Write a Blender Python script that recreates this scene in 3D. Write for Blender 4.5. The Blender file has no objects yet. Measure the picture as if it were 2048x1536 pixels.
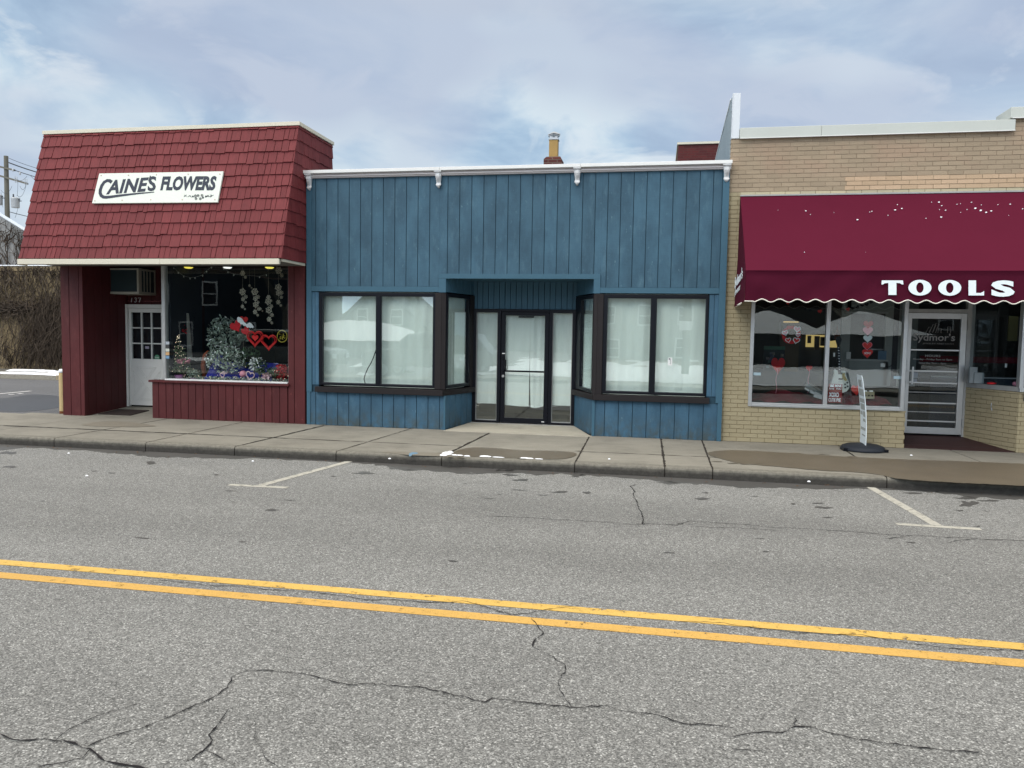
import bpy, bmesh, math, random
from mathutils import Vector, Matrix
R_ = math.radians
scene = bpy.context.scene
col = scene.collection

# ------------------------------------------------------------------ camera
CAMH = 1.65
MR = Matrix(((0.98256731, 0.02836746, -0.18373015),
             (0.18518178, -0.06212422, 0.98073864),
             (0.01640697, -0.99766521, -0.06629437)))   # columns: image right, image down, forward
cd = bpy.data.cameras.new('camera'); cam = bpy.data.objects.new('camera', cd); col.objects.link(cam)
cd.sensor_width = 36; cd.lens = 1535 / 2048 * 36; cd.clip_end = 2000; cd.clip_start = .05
m3 = Matrix((MR.col[0], -MR.col[1], -MR.col[2])).transposed()
cam.matrix_world = Matrix.Translation((0, 0, CAMH)) @ m3.to_4x4()
scene.camera = cam

# ------------------------------------------------------------------ world
SUN_EL, SUN_AZ = 38, 205        # azimuth measured clockwise from +Y; sun stands behind the camera, a little left
w = bpy.data.worlds.new('World'); scene.world = w; w.use_nodes = True
nt = w.node_tree; nt.nodes.clear()
def N(t, **k):
    n = nt.nodes.new(t)
    for a, b in k.items():
        if hasattr(n, a): setattr(n, a, b)
    return n
def L(a, b): nt.links.new(a, b)
out = N('ShaderNodeOutputWorld')
sky = N('ShaderNodeTexSky', sky_type='NISHITA', sun_disc=False); sky.sun_elevation = R_(SUN_EL); sky.sun_rotation = R_(SUN_AZ)
bgs = N('ShaderNodeBackground'); bgs.inputs[1].default_value = .1; L(sky.outputs[0], bgs.inputs[0])
tc = N('ShaderNodeTexCoord')
sep = N('ShaderNodeSeparateXYZ'); L(tc.outputs['Generated'], sep.inputs[0])
# cloud layer: project the view direction on a flat deck
zz = N('ShaderNodeMath', operation='MAXIMUM'); L(sep.outputs[2], zz.inputs[0]); zz.inputs[1].default_value = 0.0
za = N('ShaderNodeMath', operation='ADD'); L(zz.outputs[0], za.inputs[0]); za.inputs[1].default_value = .30
dx = N('ShaderNodeMath', operation='DIVIDE'); L(sep.outputs[0], dx.inputs[0]); L(za.outputs[0], dx.inputs[1])
dy = N('ShaderNodeMath', operation='DIVIDE'); L(sep.outputs[1], dy.inputs[0]); L(za.outputs[0], dy.inputs[1])
cmb = N('ShaderNodeCombineXYZ'); L(dx.outputs[0], cmb.inputs[0]); L(dy.outputs[0], cmb.inputs[1]); cmb.inputs[2].default_value = 3.7
def noise(sc, det, rough, dist=0.3):
    n = N('ShaderNodeTexNoise'); n.inputs['Scale'].default_value = sc; n.inputs['Detail'].default_value = det
    n.inputs['Roughness'].default_value = rough; n.inputs['Distortion'].default_value = dist
    L(cmb.outputs[0], n.inputs['Vector']); return n
def ramp(inp, pts):
    r = N('ShaderNodeValToRGB'); e = r.color_ramp.elements
    while len(e) < len(pts): e.new(.5)
    for i, (p, c) in enumerate(pts): e[i].position = p; e[i].color = (*c, 1)
    L(inp, r.inputs[0]); return r
n1 = noise(2.3, 6, .55, .5); n2 = noise(3.3, 6, .56, .5); n3 = noise(1.1, 3, .5)
r1 = ramp(n1.outputs[0], [(.38, (.325, .465, .640)), (.46, (.42, .575, .745)), (.53, (.54, .685, .82)), (.62, (.72, .83, .90))])
rb = ramp(n2.outputs[0], [(.52, (0, 0, 0)), (.62, (1, 1, 1))])
mx = N('ShaderNodeMixRGB'); L(rb.outputs[0], mx.inputs[0]); L(r1.outputs[0], mx.inputs[1]); mx.inputs[2].default_value = (.74, .83, .90, 1)
rl = ramp(n3.outputs[0], [(.44, (0, 0, 0)), (.60, (.75, .75, .75))])
mx2 = N('ShaderNodeMixRGB'); L(rl.outputs[0], mx2.inputs[0]); L(mx.outputs[0], mx2.inputs[1]); mx2.inputs[2].default_value = (.475, .545, .70, 1)
# overcast deck is brighter overhead
ml = N('ShaderNodeMapRange'); L(sep.outputs[2], ml.inputs[0])
ml.inputs[1].default_value = .38; ml.inputs[2].default_value = .95; ml.inputs[3].default_value = 1.0; ml.inputs[4].default_value = 2.2
mw = N('ShaderNodeMapRange'); L(sep.outputs[2], mw.inputs[0]); mw.inputs[1].default_value = .36; mw.inputs[2].default_value = .7
mx3 = N('ShaderNodeMixRGB'); L(mw.outputs[0], mx3.inputs[0]); L(mx2.outputs[0], mx3.inputs[1]); mx3.inputs[2].default_value = (.64, .60, .545, 1)
# ... and brighter round the veiled sun
dt = N('ShaderNodeVectorMath', operation='DOT_PRODUCT'); L(tc.outputs['Generated'], dt.inputs[0])
dt.inputs[1].default_value = (math.sin(R_(SUN_AZ))*math.cos(R_(SUN_EL)), math.cos(R_(SUN_AZ))*math.cos(R_(SUN_EL)), math.sin(R_(SUN_EL)))
ms = N('ShaderNodeMapRange'); L(dt.outputs['Value'], ms.inputs[0]); ms.inputs[1].default_value = .1; ms.inputs[2].default_value = 1.0; ms.inputs[3].default_value = 1.0; ms.inputs[4].default_value = 2.6
mm = N('ShaderNodeMath', operation='MULTIPLY'); L(ml.outputs[0], mm.inputs[0]); L(ms.outputs[0], mm.inputs[1])
hb = N('ShaderNodeMapRange'); L(sep.outputs[2], hb.inputs[0]); hb.inputs[1].default_value = .19; hb.inputs[2].default_value = .07; hb.inputs[3].default_value = 0; hb.inputs[4].default_value = .6
hm = N('ShaderNodeMath', operation='MULTIPLY'); L(hb.outputs[0], hm.inputs[0]); L(n2.outputs[0], hm.inputs[1])
mx4 = N('ShaderNodeMixRGB'); L(hm.outputs[0], mx4.inputs[0]); L(mx3.outputs[0], mx4.inputs[1]); mx4.inputs[2].default_value = (.78, .88, .95, 1); mx3 = mx4
bgc = N('ShaderNodeBackground'); L(mx3.outputs[0], bgc.inputs[0]); L(mm.outputs[0], bgc.inputs[1])
mixs = N('ShaderNodeMixShader'); mixs.inputs[0].default_value = .93
L(bgs.outputs[0], mixs.inputs[1]); L(bgc.outputs[0], mixs.inputs[2]); L(mixs.outputs[0], out.inputs[0])

# ------------------------------------------------------------------ sun
sd = bpy.data.lights.new('sun', 'SUN'); so = bpy.data.objects.new('sun', sd); col.objects.link(so)
sd.energy = 1.1; sd.angle = R_(25); sd.color = (1, .955, .90)
az = R_(SUN_AZ); el = R_(SUN_EL)
sv = Vector((math.sin(az) * math.cos(el), math.cos(az) * math.cos(el), math.sin(el)))
so.rotation_euler = sv.to_track_quat('Z', 'Y').to_euler()
vs = scene.view_settings; vs.view_transform = 'Standard'; vs.look = 'None'; vs.gamma = 1; vs.exposure = 0.0
scene.cycles.max_bounces = 8; scene.cycles.transparent_max_bounces = 12

# ------------------------------------------------------------------ measuring helpers (a sight line met with a real plane)
def ray(px, py): return MR @ Vector((px - 1024, py - 768, 1535))
ORG = Vector((0, 0, CAMH))
def PY(px, py, y): r = ray(px, py); return ORG + r * (y / r.y)
def PZ(px, py, z=0): r = ray(px, py); return ORG + r * ((z - CAMH) / r.z)
def PP(px, py, p0, n): r = ray(px, py); return ORG + r * ((p0 - ORG).dot(n) / r.dot(n))

# ------------------------------------------------------------------ mesh helpers
rootloc = {}
class MB:
    def __init__(s): s.v = []; s.f = []
    def add(s, vs, fs):
        b = len(s.v); s.v += [tuple(p) for p in vs]; s.f += [tuple(b + i for i in f) for f in fs]; return s
    def box(s, x0, x1, y0, y1, z0, z1):
        return s.add([(x0,y0,z0),(x1,y0,z0),(x1,y1,z0),(x0,y1,z0),(x0,y0,z1),(x1,y0,z1),(x1,y1,z1),(x0,y1,z1)],
              [(0,3,2,1),(4,5,6,7),(0,1,5,4),(1,2,6,5),(2,3,7,6),(3,0,4,7)])
    def hexa(s, a, b, c, d, off):          # quad a b c d extruded by vector off
        q = [Vector(p) for p in (a, b, c, d)]; o = Vector(off)
        return s.add(q + [p + o for p in q], [(0,1,2,3),(7,6,5,4),(0,4,5,1),(1,5,6,2),(2,6,7,3),(3,7,4,0)])
    def slab(s, A, B, z0, z1, t, side=1):  # vertical slab over plan line A-B, thickness t to the side
        A = Vector((A[0], A[1], 0)); B = Vector((B[0], B[1], 0)); d = (B - A).normalized(); n = Vector((-d.y, d.x, 0)) * side * t
        return s.hexa(A + Vector((0,0,z0)), B + Vector((0,0,z0)), B + Vector((0,0,z1)), A + Vector((0,0,z1)), n)
    def poly(s, pts, off):                 # polygon (3d points) extruded
        n = len(pts); o = Vector(off); q = [Vector(p) for p in pts]
        fs = [tuple(range(n)), tuple(range(2*n-1, n-1, -1))] + [(i, n+i, n+(i+1)%n, (i+1)%n) for i in range(n)]
        return s.add(q + [p + o for p in q], fs)
    def quad(s, a, b, c, d): return s.add([a, b, c, d], [(0,1,2,3)])
    def flat(s, pts): return s.add(pts, [tuple(range(len(pts)))])
    def tube(s, pts, r, n=6, closed=False):
        pts = [Vector(p) for p in pts]; k = len(pts); rs = r if isinstance(r, (list, tuple)) else [r] * k
        b = len(s.v); up = Vector((0, 0, 1))
        for i, p in enumerate(pts):
            if closed: t = pts[(i+1) % k] - pts[i-1]
            else: t = pts[min(i+1, k-1)] - pts[max(i-1, 0)]
            t = t.normalized() if t.length > 1e-9 else Vector((1,0,0))
            u = up if abs(t.z) < .9 else Vector((0, 1, 0))
            a = t.cross(u).normalized(); c = t.cross(a)
            for j in range(n):
                g = 2*math.pi*j/n; s.v.append(tuple(p + (a*math.cos(g) + c*math.sin(g)) * rs[i]))
        for i in range(k if closed else k-1):
            i2 = (i+1) % k
            for j in range(n): s.f.append((b+i*n+j, b+i*n+(j+1)%n, b+i2*n+(j+1)%n, b+i2*n+j))
        if not closed:
            s.f.append(tuple(b+j for j in range(n))); s.f.append(tuple(b+(k-1)*n+j for j in reversed(range(n))))
        return s
    def lathe(s, prof, c, n=20, sx=1, sy=1):   # profile [(r,z)] about vertical axis at c
        b = len(s.v); c = Vector(c)
        for r, z in prof:
            for j in range(n):
                g = 2*math.pi*j/n; s.v.append((c.x + r*math.cos(g)*sx, c.y + r*math.sin(g)*sy, c.z + z))
        k = len(prof)
        for i in range(k-1):
            for j in range(n): s.f.append((b+i*n+j, b+i*n+(j+1)%n, b+(i+1)*n+(j+1)%n, b+(i+1)*n+j))
        s.f.append(tuple(b+j for j in reversed(range(n)))); s.f.append(tuple(b+(k-1)*n+j for j in range(n)))
        return s
    def ribbon(s, pts, ws, nrm, t=.003):   # flat stroke in a plane with normal nrm
        pts = [Vector(p) for p in pts]; nrm = Vector(nrm).normalized(); k = len(pts); a = []; c = []
        ws = ws if isinstance(ws, (list, tuple)) else [ws]*k
        for i, p in enumerate(pts):
            d = (pts[min(i+1,k-1)] - pts[max(i-1,0)]).normalized(); q = nrm.cross(d) * ws[i] * .5
            a.append(p + q); c.append(p - q)
        for i in range(k-1): s.hexa(a[i], a[i+1], c[i+1], c[i], nrm * t)
        return s
    def build(s, name, mat, parent=None, smooth=False, bevel=0, recalc=True):
        base = Vector((0, 0, 0))
        if parent: base = rootloc[parent.name]
        me = bpy.data.meshes.new(name)
        me.from_pydata([(p[0]-base.x, p[1]-base.y, p[2]-base.z) for p in s.v], [], s.f); me.validate()
        if recalc:
            bm = bmesh.new(); bm.from_mesh(me); bmesh.ops.recalc_face_normals(bm, faces=bm.faces); bm.to_mesh(me); bm.free()
        if smooth: me.polygons.foreach_set('use_smooth', [True]*len(me.polygons))
        me.materials.append(mat)
        o = bpy.data.objects.new(name, me); col.objects.link(o)
        rootloc[o.name] = base
        if parent: o.parent = parent
        if bevel:
            b = o.modifiers.new('bevel', 'BEVEL'); b.width = bevel; b.segments = 2; b.limit_method = 'ANGLE'; b.angle_limit = R_(40)
        if smooth and not bevel:
            pass
        return o
def builds(mb, name, mat, parent, **k):     # every separate piece becomes its own part
    p = list(range(len(mb.v)))
    def f(i):
        while p[i] != i: p[i] = p[p[i]]; i = p[i]
        return i
    for fc in mb.f:
        for i in fc[1:]: p[f(i)] = f(fc[0])
    g = {}
    for fc in mb.f: g.setdefault(f(fc[0]), []).append(fc)
    for fs in g.values():
        ids = sorted({i for fc in fs for i in fc}); m = {a: b for b, a in enumerate(ids)}
        q = MB(); q.v = [mb.v[i] for i in ids]; q.f = [tuple(m[i] for i in fc) for fc in fs]; q.build(name, mat, parent, **k)
def tag(o, label, cat=None, group=None, kind=None):
    if label: o['label'] = label
    if cat: o['category'] = cat
    if group: o['group'] = group
    if kind: o['kind'] = kind
    return o
def thing(name, label, cat, loc, group=None):
    o = bpy.data.objects.new(name, None); col.objects.link(o); o.location = loc; o.empty_display_size = .1
    rootloc[o.name] = Vector(loc); return tag(o, label, cat, group)
def solo(mb, name, mat, label, cat, group=None, **k):   # a one-mesh thing with its origin at its base
    xs = [p[0] for p in mb.v]; ys = [p[1] for p in mb.v]; z = min(p[2] for p in mb.v)
    b = Vector(((min(xs)+max(xs))/2, (min(ys)+max(ys))/2, z)); mb.v = [(p[0]-b.x, p[1]-b.y, p[2]-b.z) for p in mb.v]
    o = mb.build(name, mat, None, **k); o.location = b; rootloc[o.name] = b; return tag(o, label, cat, group)
def setting(mb, name, mat, kind='structure', **k):
    o = mb.build(name, mat, None, **k); o['kind'] = kind; return o
def copy_thing(root, loc, label, rotz=0, scale=1):
    r = root.copy(); col.objects.link(r); r.location = loc; r.rotation_euler = (0, 0, rotz); r.scale = (scale,)*3; r['label'] = label
    def rec(a, b):
        for ch in list(a.children):
            c = ch.copy(); col.objects.link(c); c.parent = b; rec(ch, c)
    rec(root, r); return r

# ------------------------------------------------------------------ text
def text_pts(s, bold=0, space=1.0):
    cu = bpy.data.curves.new('txt', 'FONT'); cu.body = s; cu.offset = bold; cu.extrude = .01; cu.resolution_u = 3; cu.space_character = space
    o = bpy.data.objects.new('txt', cu); col.objects.link(o); bpy.context.view_layer.update()
    dg = bpy.context.evaluated_depsgraph_get(); me = bpy.data.meshes.new_from_object(o.evaluated_get(dg))
    vs = [tuple(v.co) for v in me.vertices]; fs = [tuple(p.vertices) for p in me.polygons]
    bpy.data.objects.remove(o); bpy.data.curves.remove(cu); bpy.data.meshes.remove(me)
    return vs, fs
def text(mb, s, bl, br, tl, n, t=.003, bold=0, space=1.0):  # text box bl-br-tl mapped affinely, thickness t along n
    vs, fs = text_pts(s, bold, space); bl, br, tl, n = Vector(bl), Vector(br), Vector(tl), Vector(n).normalized()
    x0 = min(v[0] for v in vs); x1 = max(v[0] for v in vs); y0 = min(v[1] for v in vs); y1 = max(v[1] for v in vs)
    mb.add([bl + (br-bl)*((v[0]-x0)/(x1-x0)) + (tl-bl)*((v[1]-y0)/(y1-y0)) + n*(t if v[2] > 0 else 0) for v in vs], fs)
    return mb

# ------------------------------------------------------------------ materials
class G:
    def __init__(s, name):
        s.m = bpy.data.materials.new(name); s.m.use_nodes = True; s.t = s.m.node_tree; s.t.nodes.clear()
        s.out = s.t.nodes.new('ShaderNodeOutputMaterial'); s.tc = None
    def n(s, t, ins=None, **k):
        n = s.t.nodes.new(t)
        for a, b in k.items(): setattr(n, a, b)
        for a, b in (ins or {}).items():
            if hasattr(b, 'links'): s.t.links.new(b, n.inputs[a])
            else: n.inputs[a].default_value = b
        return n
    def vec(s, stretch=(1,1,1), off=(0,0,0)):
        if not s.tc: s.tc = s.n('ShaderNodeNewGeometry')
        return s.n('ShaderNodeMapping', {'Vector': s.tc.outputs['Position'], 'Scale': stretch, 'Location': off}).outputs[0]
    def noise(s, sc, det=4, rough=.55, stretch=(1,1,1), off=(0,0,0), dist=0):
        return s.n('ShaderNodeTexNoise', {'Vector': s.vec(stretch, off), 'Scale': sc, 'Detail': det, 'Roughness': rough, 'Distortion': dist}).outputs[0]
    def math(s, op, a, b=0, c=0, clamp=False): return s.n('ShaderNodeMath', {0: a, 1: b, 2: c}, operation=op, use_clamp=clamp).outputs[0]
    def ramp(s, f, pts, interp='LINEAR'):
        r = s.n('ShaderNodeValToRGB', {0: f}); e = r.color_ramp.elements; r.color_ramp.interpolation = interp
        while len(e) < len(pts): e.new(.5)
        for i, (p, c) in enumerate(pts):
            e[i].position = p; e[i].color = (c, c, c, 1) if not isinstance(c, tuple) else (*c, 1)
        return r.outputs[0]
    def mix(s, f, a, b, blend='MIX'):
        f_ = f; n = s.n('ShaderNodeMixRGB', blend_type=blend)
        for i, v in ((0, f_), (1, a), (2, b)):
            if hasattr(v, 'links'): s.t.links.new(v, n.inputs[i])
            else: n.inputs[i].default_value = v if i == 0 else (*v, 1)
        return n.outputs[0]
    def scale(s, c, f):
        n = s.n('ShaderNodeVectorMath', operation='SCALE')
        if hasattr(c, 'links'): s.t.links.new(c, n.inputs[0])
        else: n.inputs[0].default_value = c
        if hasattr(f, 'links'): s.t.links.new(f, n.inputs['Scale'])
        else: n.inputs['Scale'].default_value = f
        return n.outputs[0]
    def bsdf(s, c, rough=.7, metal=0, spec=.5, height=None, bstr=.3, bd=.01, alpha=None):
        p = s.n('ShaderNodeBsdfPrincipled')
        for k, v in (('Base Color', c), ('Roughness', rough), ('Metallic', metal), ('Specular IOR Level', spec)):
            if hasattr(v, 'links'): s.t.links.new(v, p.inputs[k])
            else: p.inputs[k].default_value = (*v, 1) if isinstance(v, tuple) else v
        if height is not None:
            b = s.n('ShaderNodeBump', {'Height': height, 'Strength': bstr, 'Distance': bd}); s.t.links.new(b.outputs[0], p.inputs['Normal'])
        if alpha is not None: s.t.links.new(alpha, p.inputs['Alpha'])
        s.t.links.new(p.outputs[0], s.out.inputs[0]); return s.m
def pbr(name, c, rough=.65, metal=0, isl=0, ns=6, na=.12, stretch=(1,1,1), fs=60, fa=.06, bstr=.15, bd=.004, spec=.22):
    g = G(name); v = g.math('ADD', g.math('MULTIPLY', g.noise(ns, 4, .6, stretch), 2*na), 1-na)
    v2 = g.math('ADD', g.math('MULTIPLY', g.noise(fs, 3, .6, stretch), 2*fa), 1-fa); v = g.math('MULTIPLY', v, v2)
    if isl:
        if not g.tc: g.vec()
        v = g.math('MULTIPLY', v, g.math('ADD', g.math('MULTIPLY', g.tc.outputs['Random Per Island'], 2*isl), 1-isl))
    return g.bsdf(g.scale(c, v), rough, metal, spec, g.noise(fs, 3, .6, stretch), bstr, bd)
def emis(name, c, s):
    g = G(name); e = g.n('ShaderNodeEmission', {'Color': (*c, 1), 'Strength': s}); g.t.links.new(e.outputs[0], g.out.inputs[0]); return g.m
def glass(name, tint=(.92, .95, .94), k=2.2, wob=.0):
    g = G(name); g.vec(); ior = g.math('ADD', g.math('MULTIPLY', g.tc.outputs['Backfacing'], 1/1.5-1.5), 1.5)   # same film seen from either side
    fr = g.n('ShaderNodeFresnel', {'IOR': ior}); f = g.math('MULTIPLY', fr.outputs[0], k, clamp=True)
    tr = g.n('ShaderNodeBsdfTransparent', {'Color': (*tint, 1)}); gl = g.n('ShaderNodeBsdfGlossy', {'Color': (.95, 1, 1, 1), 'Roughness': .0})
    b = g.n('ShaderNodeBump', {'Height': g.noise(1.6, 2, .5), 'Strength': .035, 'Distance': .02}); g.t.links.new(b.outputs[0], gl.inputs['Normal'])
    m = g.n('ShaderNodeMixShader'); g.t.links.new(f, m.inputs[0]); g.t.links.new(tr.outputs[0], m.inputs[1]); g.t.links.new(gl.outputs[0], m.inputs[2])
    g.t.links.new(m.outputs[0], g.out.inputs[0]); return g.m

def siding(name, base, streak, dark, isl=.10, grime=False):
    g = G(name); g.vec(); isl_ = g.tc.outputs['Random Per Island']
    n1 = g.noise(2.2, 5, .6, (1.6, 1.6, .8)); n2 = g.noise(5.5, 5, .65, (1.5, 1.5, .55), (3, 1, 2)); fine = g.noise(16, 3, .6, (.6, .6, 12)); fv = g.noise(40, 3, .6, (1, 1, .12))
    c = g.mix(g.ramp(n1, [(.38, 0.0), (.62, 1.0)]), base, dark)
    c = g.mix(g.ramp(n2, [(.55, 0.0), (.74, .55)]), c, streak)
    chips = g.ramp(g.noise(24, 4, .7, (1, 1, .35), (9, 2, 1)), [(.675, 0.0), (.70, .5)])
    c = g.mix(chips, c, (min(1, streak[0]*1.9), min(1, streak[1]*1.7), min(1, streak[2]*1.5)))
    v = g.math('ADD', g.math('MULTIPLY', isl_, 2*isl), 1-isl)
    v = g.math('MULTIPLY', v, g.math('ADD', g.math('MULTIPLY', fine, .30), .85)); v = g.math('MULTIPLY', v, g.math('ADD', g.math('MULTIPLY', fv, .16), .92))
    c = g.scale(c, v)
    if grime:   # moss and splash stains that have grown on the lowest boards
        sx = g.n('ShaderNodeSeparateXYZ', {0: g.tc.outputs['Position']}).outputs[2]
        f = g.math('MULTIPLY', g.ramp(sx, [(0.0, 1.0), (.40, 0.0)]), g.ramp(g.noise(7, 5, .65, (1,1,.8)), [(.38, 0.0), (.62, .85)]))
        c = g.mix(f, c, (.05, .06, .052))
    return g.bsdf(c, .62, 0, .3, g.math('ADD', fine, fv), .35, .004)
BLUE, BLUE_S, BLUE_D = (.043, .105, .155), (.072, .148, .198), (.030, .076, .115)
M = {}
M['blue'] = siding('blue_siding', BLUE, BLUE_S, BLUE_D)
M['blue_low'] = siding('blue_lower_siding', (.045, .113, .178), (.080, .160, .222), (.033, .085, .135), .08, True)
M['blue_trim'] = pbr('blue_trim_paint', (.045, .110, .160), .55, ns=4, na=.10, stretch=(1, 1, 1), fs=50, fa=.08)
M['groove'] = pbr('blue_backing_board', (.026, .062, .092), .8)
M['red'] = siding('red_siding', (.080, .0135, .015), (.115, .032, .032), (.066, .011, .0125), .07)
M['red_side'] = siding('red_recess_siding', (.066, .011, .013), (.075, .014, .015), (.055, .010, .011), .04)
M['red_groove'] = pbr('red_groove', (.025, .005, .005), .8)
g = G('red_shingle'); g.vec()
c = g.mix(g.tc.outputs['Random Per Island'], (.120, .018, .021), (.150, .026, .029))
st = g.noise(30, 4, .6, (1, .3, .22)); c = g.scale(c, g.math('ADD', g.math('MULTIPLY', st, .7), .65))
c = g.scale(c, g.math('ADD', g.math('MULTIPLY', g.noise(1.1, 3, .5), .3), .85))
M['shingle'] = g.bsdf(c, .7, 0, .3, st, .5, .004)
M['cream_metal'] = pbr('cream_metal', (.60, .57, .47), .45, ns=3, na=.05, fa=.02)
M['white_trim'] = pbr('white_trim', (.70, .71, .70), .5, ns=5, na=.07, fa=.04)
M['cornice'] = pbr('grey_cornice', (.56, .53, .53), .5, ns=5, na=.06, stretch=(.4, 1, 1))
M['corbel'] = pbr('corbel_paint', (.60, .61, .62), .5, ns=14, na=.12, fs=45, fa=.1)
M['coping'] = pbr('sage_coping', (.47, .50, .47), .4, ns=2, na=.05, fa=.02)
M['panel_white'] = pbr('white_flashing', (.60, .64, .68), .45, ns=3, na=.04)
M['metal_side'] = pbr('ribbed_metal', (.46, .52, .54), .4, .3, ns=4, na=.15)
M['black_alu'] = pbr('black_aluminium', (.005, .006, .010), .35, 0, na=.1, fa=.02, bstr=.03, spec=.18)
M['brown_wood'] = pbr('dark_brown_trim', (.017, .0145, .0155), .6, spec=.2, na=.14, ns=5)
M['silver'] = pbr('silver_aluminium', (.50, .52, .53), .32, .75, ns=8, na=.10, fa=.03, bstr=.04)
M['silver_worn'] = pbr('worn_aluminium', (.34, .345, .34), .5, .3, ns=12, na=.22, fa=.1, stretch=(1,1,.5))
M['glass'] = glass('window_glass', (.96, .99, .98), 2.5)
M['glass_dark'] = glass('shop_glass', (.93, .96, .96), 1.3)
M['glass_thin'] = glass('door_glass', (.86, .89, .90), .9)
M['dark_in'] = pbr('dark_interior', (.020, .022, .028), .9)
M['dark_floor'] = pbr('dark_floor', (.03, .028, .03), .6)
g = G('curtain'); f = g.noise(3.2, 4, .6, (6, 1, .35)); b = g.noise(1.3, 3, .5)
c = g.scale((.68, .735, .71), g.math('ADD', g.math('MULTIPLY', f, .16), .88)); c = g.scale(c, g.math('ADD', g.math('MULTIPLY', b, .22), .87))
M['curtain'] = g.bsdf(c, .9, 0, .1, g.math('ADD', f, g.noise(9, 3, .6)), .4, .02)
M['paper'] = pbr('door_paper', (.72, .755, .735), .9, ns=3, na=.09, stretch=(3, 1, .5), fs=20, fa=.05, bstr=.4, bd=.01)
def brickmat(name, c1, c2, c3=None):
    g = G(name); g.vec(); i = g.tc.outputs['Random Per Island']
    c = g.mix(i, c1, c2)
    if c3: c = g.mix(g.ramp(g.noise(1.3, 3, .6, (1, 1, 1.6), (7, 0, 3)), [(.50, 0.0), (.66, .8)]), c, c3)
    v = g.math('ADD', g.math('MULTIPLY', g.noise(70, 4, .7), .36), .82); v = g.math('MULTIPLY', v, g.math('ADD', g.math('MULTIPLY', g.noise(.9, 3, .5), .22), .89))
    return g.bsdf(g.scale(c, v), .8, 0, .25, g.noise(45, 4, .7, (1, 1, 2)), .5, .004)
M['brick_tan'] = brickmat('tan_brick', (.288, .230, .162), (.332, .265, .187), (.335, .245, .175))
M['brick_cream'] = brickmat('cream_painted_brick', (.300, .258, .165), (.328, .284, .183))
M['brick_patch'] = brickmat('patch_brick', (.42, .31, .205), (.49, .36, .245))
M['brick_grey'] = brickmat('grey_cream_brick', (.38, .35, .25), (.46, .41, .28))
M['mortar_tan'] = pbr('tan_mortar', (.28, .22, .16), .9)
M['mortar_cream'] = pbr('cream_mortar', (.20, .16, .09), .9)
M['brick_red'] = None
def brickproc(name, c1, c2, mort, sc=1.0):
    g = G(name); v = g.vec((1, 0, 0)); g2 = g.n('ShaderNodeSeparateXYZ', {0: g.tc.outputs['Position']})
    s = g.math('ADD', g2.outputs[0], g2.outputs[1]); cv = g.n('ShaderNodeCombineXYZ', {0: s, 1: g2.outputs[2]})
    b = g.n('ShaderNodeTexBrick', {'Vector': cv.outputs[0], 'Color1': (*c1, 1), 'Color2': (*c2, 1), 'Mortar': (*mort, 1), 'Scale': sc, 'Mortar Size': .008, 'Brick Width': .21, 'Row Height': .068})
    return g.bsdf(g.scale(b.outputs[0], g.math('ADD', g.math('MULTIPLY', g.noise(30), .5), .75)), .85, 0, .2, b.outputs['Fac'], -.4, .01)
M['brick_red'] = brickproc('red_brick', (.105, .024, .024), (.070, .018, .02), (.085, .035, .033))
M['brick_dark'] = brickproc('chimney_brick', (.10, .030, .026), (.07, .02, .02), (.14, .11, .09))
M['awning'] = pbr('maroon_awning', (.086, .0075, .0225), .85, spec=.08, ns=1.2, na=.10, fs=90, fa=.06, bstr=.1)
M['valance'] = pbr('maroon_valance', (.062, .0055, .018), .85, spec=.08, ns=3, na=.12, fs=90, fa=.06, bstr=.1)
M['letter_white'] = pbr('white_vinyl', (.72, .80, .84), .5, ns=9, na=.06)
M['piping'] = pbr('white_piping', (.80, .78, .70), .6, na=.04)
M['snow'] = pbr('snow', (.86, .89, .93), .7, ns=5, na=.06, fs=40, fa=.04, bstr=.4)
M['rubber'] = pbr('black_rubber', (.022, .026, .034), .6, na=.15)
M['sign_white'] = pbr('sign_board', (.64, .68, .62), .5, ns=3, na=.04, fa=.02)
M['navy'] = pbr('navy_letter', (.022, .030, .048), .5)
M['screw'] = pbr('screw', (.40, .33, .28), .5, .3)
M['ac'] = pbr('ac_cream', (.34, .33, .28), .5, ns=6, na=.12)
M['ac_dark'] = pbr('ac_grille', (.028, .045, .052), .5)
M['door_white'] = pbr('door_paint', (.66, .665, .64), .5, ns=6, na=.06, fs=30, fa=.03)
M['mat'] = pbr('doormat', (.030, .022, .021), .95, fs=120, fa=.4, bstr=.5)
M['white'] = pbr('plain_white', (.72, .73, .73), .6, na=.04)
M['flue'] = pbr('yellow_flue', (.36, .23, .08), .6, ns=5, na=.16)
M['galv'] = pbr('galvanised', (.42, .44, .46), .45, .4, ns=8, na=.15)
M['pole'] = pbr('weathered_pole', (.13, .125, .105), .9, ns=6, na=.2, stretch=(3, 3, .3))
M['wire'] = pbr('wire', (.06, .065, .075), .6)
M['maroon_floor'] = pbr('maroon_floor', (.040, .019, .019), .7, ns=3, na=.15)
M['red_cloth'] = pbr('red_cloth', (.13, .010, .020), .8, ns=5, na=.2)
M['stucco'] = pbr('tan_stucco', (.25, .195, .115), .9, ns=1.6, na=.35, fs=8, fa=.25, stretch=(1.5, 1, .5))
M['house_grey'] = pbr('house_siding', (.26, .26, .255), .8, ns=3, na=.12)
M['roof_grey'] = pbr('roof_snowy', (.62, .66, .70), .8)
M['vine'] = pbr('bare_vine', (.055, .042, .032), .9, isl=.5)
M['vine_pale'] = pbr('pale_vine', (.11, .09, .07), .9, isl=.4)
M['bollard'] = pbr('pale_yellow_post', (.50, .38, .20), .6, ns=12, na=.14, fs=50, fa=.1)
M['rust'] = pbr('rust', (.16, .06, .025), .9, ns=20, na=.3)
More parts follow.
